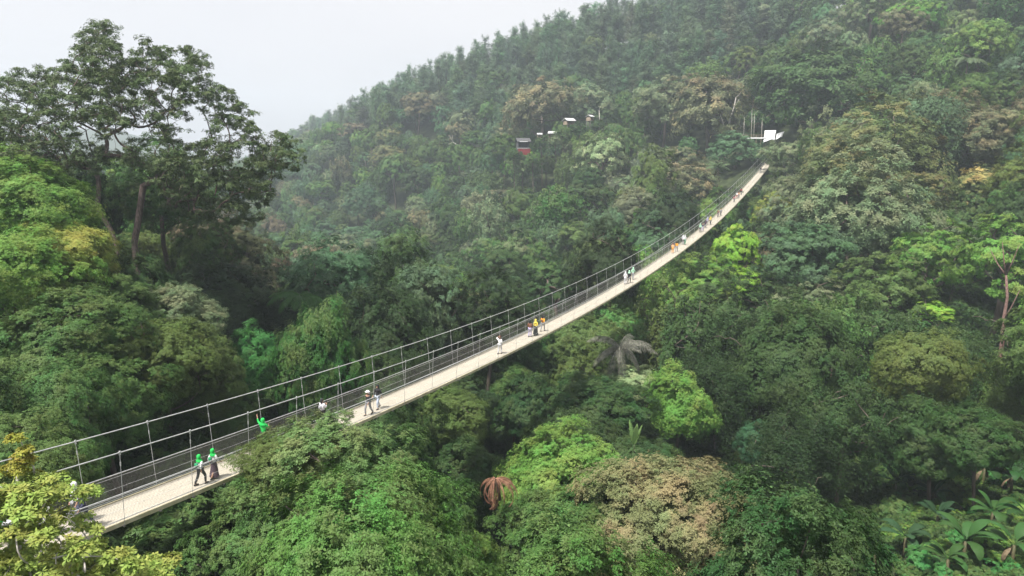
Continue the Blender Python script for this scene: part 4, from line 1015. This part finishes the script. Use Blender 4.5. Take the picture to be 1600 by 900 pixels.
# ------------------------------------------------------------------ people on the bridge
def skin_mesh(name, V, E_, Rd, root=0, sub=1):
    me = bpy.data.meshes.new(name+'_src'); me.from_pydata([tuple(v) for v in V], E_, []); o = bpy.data.objects.new(name+'_src', me); COL.objects.link(o)
    m = o.modifiers.new('skin', 'SKIN'); m.use_smooth_shade = True; m.branch_smoothing = .5
    for i, r in enumerate(Rd):
        sv = me.skin_vertices[0].data[i]; sv.radius = (r, r) if not isinstance(r, tuple) else r; sv.use_root = (i == root)
    if sub: s = o.modifiers.new('sub', 'SUBSURF'); s.levels = sub; s.render_levels = sub
    dg = bpy.context.evaluated_depsgraph_get(); ev = o.evaluated_get(dg)
    out = bpy.data.meshes.new_from_object(ev); out.name = name
    bpy.data.objects.remove(o); bpy.data.meshes.remove(me); return out
def pose_meshes(pose):
    """figure 1.62 m tall facing +Y; returns meshes of body, top, trousers, skirt, hair, hijab, shoes, backpack"""
    hip = .86; J = {}
    J['pel'] = (0, 0, .88); J['waist'] = (0, .0, 1.02); J['chest'] = (0, .01, 1.22); J['neck'] = (0, 0, 1.36); J['head0'] = (0, .015, 1.44); J['head1'] = (0, .02, 1.52); J['head2'] = (0, 0, 1.585)
    st = {'walk': .20, 'walk2': -.18, 'stand': .03, 'wave': .02, 'phone': .02, 'hat': .10}[pose]
    for s, k in ((-1, 'L'), (1, 'R')):
        f = st*s
        J['hip'+k] = (.085*s, 0, .84); J['kne'+k] = (.09*s, f*.75+.05, .47); J['ank'+k] = (.09*s, f*1.1-.04-(.05 if f < 0 else 0), .09+(.05 if f < -.1 else 0)); J['toe'+k] = (.10*s, f*1.1+.12, .035+(.02 if f < -.1 else 0))
        J['sho'+k] = (.165*s, 0, 1.30)
        if pose in ('walk', 'walk2'): J['elb'+k] = (.215*s, -f*.5-.03, 1.06); J['wri'+k] = (.21*s, -f*1.0+.09, .86)
        elif pose == 'stand': J['elb'+k] = (.22*s, -.04, 1.06); J['wri'+k] = (.20*s, .08, .85)
        elif pose == 'wave' and s < 0: J['elb'+k] = (-.33, .10, 1.40); J['wri'+k] = (-.40, .16, 1.62)
        elif pose == 'wave': J['elb'+k] = (.24, .06, 1.08); J['wri'+k] = (.14, .26, 1.12)
        elif pose == 'phone': J['elb'+k] = (.21*s, .06, 1.07); J['wri'+k] = (.07*s, .30, 1.20)
        elif pose == 'hat': J['elb'+k] = (.34*s, .02, 1.36) if s < 0 else (.22, -.03, 1.06); J['wri'+k] = (-.13, .06, 1.52) if s < 0 else (.2, .1, .87)
    g = lambda k: np.array(J[k], float)
    V, E_, Rd = [], [], []; ix = {}
    def add(k, p, r, par=None):
        ix[k] = len(V); V.append(tuple(p)); Rd.append(r)
        if par is not None: E_.append((ix[par], ix[k]))
    add('pel', g('pel'), (.125, .095)); add('waist', g('waist'), (.105, .08), 'pel'); add('chest', g('chest'), (.135, .095), 'waist'); add('neck', g('neck'), .05, 'chest')
    add('head0', g('head0'), (.058, .068), 'neck'); add('head1', g('head1'), (.074, .088), 'head0'); add('head2', g('head2'), (.055, .065), 'head1')
    add('nose', g('head0')+np.array([0, .105, .045]), .012, 'head0')
    for s, k in ((-1, 'L'), (1, 'R')):
        add('ear'+k, g('head1')+np.array([.082*s, -.005, -.03]), .013, 'head1')
        add('hip'+k, g('hip'+k), .082, 'pel'); add('kne'+k, g('kne'+k), .055, 'hip'+k); add('ank'+k, g('ank'+k), .036, 'kne'+k); add('toe'+k, g('toe'+k), .032, 'ank'+k)
        add('sho'+k, g('sho'+k), .052, 'chest'); add('elb'+k, g('elb'+k), .038, 'sho'+k); add('wri'+k, g('wri'+k), .024, 'elb'+k)
        d = unit(g('wri'+k)-g('elb'+k)); sd = unit(np.cross(d, [0.1, .9, .1])); palm = g('wri'+k)+d*.055
        add('palm'+k, palm, (.03, .018), 'wri'+k)
        for q in range(4):
            off = sd*(q-1.5)*.017; L_ = (.075, .085, .08, .062)[q]; inn = np.array([-s*.015, .012, 0])
            add(f'f{q}a'+k, palm+off+d*L_*.6, .0085, 'palm'+k); add(f'f{q}b'+k, palm+off+d*L_+inn, .0075, f'f{q}a'+k)
        add('th'+k, g('wri'+k)+d*.04-sd*.038+np.array([0, .01, 0]), .010, 'wri'+k)
    M = {}
    M['body'] = skin_mesh('body', V, E_, Rd)
    def sub(keys, edges, rad): return [tuple(g(k)) if isinstance(k, str) else tuple(k) for k in keys], edges, rad
    # top with sleeves
    low = g('pel')+np.array([0, 0, -.13])
    V2, E2, R2 = sub([low, 'waist', 'chest', 'neck', 'shoL', 'elbL', 'shoR', 'elbR'], [(0, 1), (1, 2), (2, 3), (2, 4), (4, 5), (2, 6), (6, 7)], [(.185, .15), (.145, .12), (.155, .118), .062, .072, .052, .072, .052])
    V2 += [tuple(g('elbL')*.35+g('wriL')*.65), tuple(g('elbR')*.35+g('wriR')*.65)]; E2 += [(5, 8), (7, 9)]; R2 += [.046, .046]
    M['top'] = skin_mesh('shirt', V2, E2, R2)
    V3, E3, R3 = sub(['pel', 'hipL', 'kneL', 'ankL', 'hipR', 'kneR', 'ankR'], [(0, 1), (1, 2), (2, 3), (0, 4), (4, 5), (5, 6)], [(.138, .11), .098, .072, .056, .098, .072, .056])
    M['trousers'] = skin_mesh('trousers', V3, E3, R3)
    mb = MB(); n = 14; zs = [.98, .86, .6, .34, .13]; rs = [.12, .15, .19, .23, .27]; V4 = []
    for z, r in zip(zs, rs):
        for i in range(n):
            a = 2*math.pi*i/n; q = 1+.07*math.sin(3*a+z*9)*(z < .7); V4.append((r*q*math.cos(a), r*q*.85*math.sin(a)+st*.1*(1-z), z))
    f4 = [(j*n+i, j*n+(i+1) % n, (j+1)*n+(i+1) % n, (j+1)*n+i) for j in range(4) for i in range(n)]+[tuple(range(n))]
    f4 = [t_[::-1] for t_ in f4]; mb.add(np.array(V4), f4); M['skirt'] = mb.mesh('skirt', True)
    h1 = g('head1')
    def lathe(name, prof, n=16):
        mb = MB(); V = [(rx*math.cos(2*math.pi*i/n), yo+ry*math.sin(2*math.pi*i/n), z) for z, rx, ry, yo in prof for i in range(n)]
        f = [(j*n+i, j*n+(i+1) % n, (j+1)*n+(i+1) % n, (j+1)*n+i)[::-1] for j in range(len(prof)-1) for i in range(n)]+[tuple(range(n))]
        mb.add(np.array(V), f); return mb.mesh(name, True)
    M['hair'] = lathe('hair', [(1.635, .035, .035, -.01), (1.62, .068, .072, -.012), (1.575, .09, .096, -.018), (1.52, .093, .088, -.034), (1.46, .084, .062, -.055), (1.38, .066, .04, -.072), (1.33, .04, .025, -.07)])
    M['hijab'] = lathe('hijab', [(1.645, .035, .038, -.01), (1.628, .072, .078, -.014), (1.58, .098, .104, -.022), (1.52, .104, .098, -.032), (1.455, .097, .094, -.03), (1.40, .095, .10, -.012), (1.35, .15, .125, -.01), (1.30, .195, .145, -.005), (1.265, .19, .145, 0)])
    mb = MB()
    for k in 'LR':
        a, t_ = g('ank'+k), g('toe'+k); mb.tube(np.array([a+np.array([0, -.05, -.045]), a*.4+t_*.6+np.array([0, 0, -.01]), t_+np.array([0, .02, -.005])]), [.042, .045, .03], 8)
    M['shoes'] = mb.mesh('shoes', True)
    M['backpack'] = skin_mesh('backpack', [(0, -.20, 1.02), (0, -.20, 1.26)], [(0, 1)], [(.13, .085), (.12, .075)])
    mb = MB()
    for s in (-1, 1): c_ = h1+np.array([.03*s, .086, .0]); mb.tube(np.array([c_, c_+np.array([0, .006, 0])]), .010, 6)
    c_ = h1+np.array([0, .078, -.085]); mb.tube(np.array([c_-np.array([.022, 0, 0]), c_, c_+np.array([.022, 0, 0])]), .006, 5)
    M['face'] = mb.mesh('face')
    mb = MB(); mb.box((0, .33, 1.235), (.08, .012, .15)); M['phone'] = mb.mesh('phone')
    mb = MB()
    for j, (z, r) in enumerate([(.02, .15), (.035, .145), (.05, .09), (.12, .075)]): pass
    mb.tube(np.array([h1+np.array([0, 0, .03]), h1+np.array([0, 0, .04])]), .16, 16); mb.tube(np.array([h1+np.array([0, 0, .041]), h1+np.array([0, 0, .10]), h1+np.array([0, 0, .12])]), [.095, .085, .05], 14)
    M['sun_hat'] = mb.mesh('sun_hat', True)
    return M
POSE = {p: pose_meshes(p) for p in ('walk', 'walk2', 'stand', 'wave', 'phone', 'hat')}
def flat(name, c, rough=.8):
    m, t_ = new_mat(name); p = t_.nodes.new('ShaderNodeBsdfPrincipled'); p.inputs['Roughness'].default_value = rough
    n_ = t_.nodes.new('ShaderNodeTexNoise'); n_.inputs['Scale'].default_value = 9; cr = t_.nodes.new('ShaderNodeValToRGB')
    cr.color_ramp.elements[0].color = (c[0]*.8, c[1]*.8, c[2]*.8, 1); cr.color_ramp.elements[1].color = (min(c[0]*1.15, 1), min(c[1]*1.15, 1), min(c[2]*1.15, 1), 1)
    t_.links.new(n_.outputs['Fac'], cr.inputs[0]); t_.links.new(cr.outputs[0], p.inputs['Base Color'])
    o = t_.nodes.new('ShaderNodeOutputMaterial'); t_.links.new(p.outputs[0], o.inputs[0]); return m
CL = {k: flat('cloth_'+k, c) for k, c in dict(white=(.75, .75, .76), green=(.01, .42, .07), dgreen=(.01, .22, .09), black=(.018, .018, .022), navy=(.03, .035, .07), grey=(.28, .28, .30), lilac=(.42, .38, .60),
      palegrey=(.60, .60, .64), paleblue=(.50, .56, .68), yellow=(.75, .60, .10), orange=(.80, .34, .02), peach=(.80, .42, .22), mint=(.40, .68, .48), brown=(.16, .07, .04), plum=(.07, .04, .06), skin=(.42, .25, .17), pink=(.60, .25, .28), red=(.30, .04, .04)).items()}
_f = np.linspace(-24, 206, 2400)
def t_at(px, s):
    x, y, d = proj(bpt(_f, s, 0)); return float(np.interp(px, x, _f))
def person(px, s, pose, away, top, legs, head, label, skirt=False, hijab=False, pack=None, hat=None, size=1.0, turn=0, phone=False, group='people walking on the footbridge'):
    t_ = t_at(px, s); p = bpt(t_, s, 0.0)
    ang = math.atan2(BD[1], BD[0])-math.pi/2+(0 if away else math.pi)+turn
    e = empty('person', p, ang); e.scale = (size,)*3; tag(e, label, 'person', group)
    M = POSE[pose]
    link('body', M['body'], e, CL['skin']); link('shirt', M['top'], e, CL[top])
    if skirt: link('skirt', M['skirt'], e, CL[legs])
    else: link('trousers', M['trousers'], e, CL[legs])
    link('hijab' if hijab else 'hair', M['hijab' if hijab else 'hair'], e, CL[head])
    link('shoes', M['shoes'], e, CL['black']); link('face', M['face'], e, CL['brown'])
    if pack: link('backpack', M['backpack'], e, CL[pack])
    if hat: link('sun_hat', M['sun_hat'], e, CL[hat])
    if phone:
        o = bpy.data.objects.new('mobile_phone', M['phone']); COL.objects.link(o)
        if not M['phone'].materials: M['phone'].materials.append(CL['black'])
        o.location = p; o.rotation_euler = (0, 0, ang); tag(o, 'dark phone held up by the backpacker on the bridge', 'phone')
person(315, .50, 'walk', True, 'white', 'black', 'green', 'woman in bright green hijab, white tunic and dark trousers, left of the nearest pair', hijab=True, pack='dgreen', size=.86)
person(336, .40, 'walk2', True, 'white', 'plum', 'green', 'woman in bright green hijab, white tunic and long dark skirt, right of the nearest pair', skirt=True, hijab=True, pack='dgreen', size=.86)
person(414, -.55, 'wave', True, 'green', 'black', 'green', 'person in all green top and hijab with one arm raised at the railing', hijab=True, turn=.3, size=.98)
person(505, -.60, 'phone', True, 'palegrey', 'black', 'black', 'person in pale shirt with a dark backpack looking at a phone', pack='grey', phone=True, size=.93)
person(576, .55, 'walk', False, 'black', 'grey', 'white', 'person in white head cover, black vest and grey trousers walking', hijab=False, hat='white', size=.93)
person(591, .30, 'walk2', False, 'black', 'paleblue', 'black', 'person with black hair, black top and pale blue trousers walking', hijab=True, size=.93)
person(781, .35, 'hat', True, 'white', 'palegrey', 'brown', 'lone person in white shirt with a hand raised to the head', size=.93)
person(828, .0, 'stand', True, 'brown', 'lilac', 'black', 'dark haired person in brown top and lilac trousers, left of the trio', size=.93)
person(837, .25, 'stand', True, 'yellow', 'black', 'yellow', 'person in pale yellow hijab and top with long black skirt, middle of the trio', hijab=True, skirt=True, size=.93)
person(848, .15, 'walk', True, 'orange', 'grey', 'black', 'person in loose orange shirt, right of the trio', pack='brown', size=.93)
person(977, -.1, 'stand', True, 'white', 'palegrey', 'white', 'person in white shirt, left of the trio beyond the orange shirt', hijab=True)
person(983, .1, 'walk', True, 'black', 'black', 'mint', 'person in black top with mint hijab, middle of the far trio', hijab=True)
person(989, -.1, 'walk2', True, 'mint', 'grey', 'mint', 'person in mint green top and hijab, right of the far trio', hijab=True)
person(1051, -.1, 'stand', True, 'peach', 'orange', 'brown', 'person in peach and orange clothes on the upper part of the bridge')
person(1057, .15, 'walk', True, 'orange', 'grey', 'black', 'dark haired person in orange top beside the peach clothed one')
person(1067, -.35, 'stand', True, 'palegrey', 'grey', 'palegrey', 'person in pale grey hijab at the railing beside the white shirt', hijab=True)
person(1070, .0, 'walk2', True, 'white', 'dgreen', 'white', 'person in white top and dark green trousers on the upper bridge', hijab=True)
person(1094, -.1, 'stand', False, 'mint', 'navy', 'mint', 'person in mint hijab and navy trousers, lowest of the upper cluster', hijab=True)
person(1098, .15, 'walk', False, 'navy', 'lilac', 'black', 'person in navy top and lilac trousers in the upper cluster')
person(1102, -.1, 'stand', False, 'plum', 'navy', 'navy', 'person in dark plum clothes in the middle of the upper cluster', hijab=True)
person(1105, -.4, 'stand', False, 'lilac', 'grey', 'lilac', 'person in lilac hijab at the far rail of the upper cluster', hijab=True)
person(1110, .1, 'walk2', False, 'yellow', 'black', 'yellow', 'person in yellow top, uppermost of the upper cluster', hijab=True)
person(1122, -.1, 'walk', False, 'brown', 'plum', 'black', 'left one of two dark clothed people high on the bridge')
person(1126, .15, 'walk2', False, 'grey', 'black', 'brown', 'right one of two dark clothed people high on the bridge')
person(1147, .1, 'stand', True, 'pink', 'black', 'plum', 'person in pink top, lowest of four near the far end', hijab=True)
person(1151, -.1, 'walk', True, 'white', 'red', 'black', 'person in white top and dark red trousers near the far end')
person(1154, .2, 'stand', True, 'peach', 'plum', 'brown', 'person in peach top in the group near the far end', hijab=True)
person(1158, .0, 'walk2', True, 'red', 'black', 'black', 'person in dark red top, uppermost of four near the far end')
person(1188, -.2, 'walk', True, 'plum', 'grey', 'brown', 'last tiny figure in plum top at the far end of the bridge')
person(133, .25, 'walk', False, 'navy', 'navy', 'black', 'dark clothed person half hidden by the yellow green sprays')
person(122, -.45, 'stand', False, 'white', 'grey', 'white', 'person in white head scarf behind the yellow green sprays', hijab=True)
person(78, -.3, 'stand', False, 'white', 'palegrey', 'white', 'person in white clothes deep behind the yellow green sprays', hijab=True)
person(6, -.4, 'walk', True, 'green', 'black', 'green', 'person in green hijab at the left border behind the sprays', hijab=True)
person(22, .2, 'walk2', True, 'grey', 'navy', 'palegrey', 'person in grey top at the left border behind the sprays', hijab=True)

# ------------------------------------------------------------------ which tree is which
ORD = ['', 'first', 'second', 'third', 'fourth', 'fifth', 'sixth', 'seventh', 'eighth', 'ninth', 'tenth', 'eleventh', 'twelfth', 'thirteenth', 'fourteenth', 'fifteenth',
       'sixteenth', 'seventeenth', 'eighteenth', 'nineteenth', 'twentieth']+[f'{n}th' for n in range(21, 90)]
SHAPE = {'dome': 'rounded', 'layered': 'layered', 'vine': 'creeper clad', 'pine': 'narrow'}
_cs = _bsx.argsort(); _cx = _bsx[_cs]; _cy2 = _bsy[_cs]
def place(t):
    px, py = t['px'], t['py']
    if t['st'] == 'pine':
        sk = np.interp(px, [450, 560, 650, 740, 850, 960, 1100], [200, 175, 125, 95, 62, 40, 5])
        band = 'on skyline' if py < sk else 'second tier of slope' if py < sk+38 else 'third tier of slope' if py < sk+80 else 'low on misty slope'
        col = 'far end of ridge' if px < 570 else 'left part of ridge' if px < 680 else 'nearly above red hut' if px < 790 else 'above the red hut' if px < 870 else 'above the sheds' if px < 960 else 'right of the sheds' if px < 1050 else 'above the brown crowns' if px < 1150 else 'above the white canopy'
        return band, col
    yb = np.interp(px, _cx, _cy2)
    if px > 1195:
        band = 'top right slope' if py < 120 else 'level with canopy' if py < 240 else 'upper right slope' if py < 400 else 'mid right slope' if py < 600 else 'low right slope'
        col = 'below the canopy' if px < 1330 else 'right of orange dome' if px < 1460 else 'near right border'
        return band, col
    people = 'near green hijabs' if px < 440 else 'black clothed pair' if px < 680 else 'lone white shirt' if px < 805 else 'the orange shirt' if px < 920 else 'the mint hijabs' if px < 1025 else 'upper walkers'
    if py < yb:
        gap = yb-py
        band = 'just beyond bridge' if gap < 90 else 'midway up the slope' if gap < 230 else 'high on the slope'
        return band, 'above '+people
    return ('just below bridge' if py-yb < 130 else 'deep in ravine'), 'below '+people
cells = {}
for t in single: cells.setdefault((PAL[t['pal']][2], SHAPE[t['st']], *place(t)), []).append(t)
for (cn, sh, band, col), L_ in cells.items():
    L_.sort(key=lambda t: t['px'])
    for i, t in enumerate(L_):
        kind = 'pine' if t['st'] == 'pine' else 'tree'
        lab = (f'{cn} {sh} {kind} {band}, {col}' if len(L_) == 1 else f'{ORD[i+1]} {cn} {sh} {kind} from left, {band}, {col}')
        tag(t['root'], lab, 'pine tree' if t['st'] == 'pine' else 'tree', 'pines on the upper ridge' if t['st'] == 'pine' else 'rainforest trees')

# ------------------------------------------------------------------ haze
hm, t = new_mat('haze_air'); pv = t.nodes.new('ShaderNodeVolumePrincipled')
pv.inputs['Density'].default_value = HAZE; pv.inputs['Color'].default_value = (.80, .89, 1, 1); pv.inputs['Anisotropy'].default_value = .2
ho = t.nodes.new('ShaderNodeOutputMaterial'); t.links.new(pv.outputs[0], ho.inputs['Volume'])
hb = MB(); z0 = float(GZ.min())-1; z1 = max(float(GZ.max())+2, max(t['c'][2]+t['rz'] for t in trees)+3)
print('haze top', z1, 'highest trees', sorted([round(float(t['c'][2]+t['rz'])) for t in trees])[-5:])
hb.box((0, 500, (z0+z1)/2), (2204, 2004, z1-z0))
tag(link('haze', hb.mesh('haze'), mat=hm), kind='stuff')
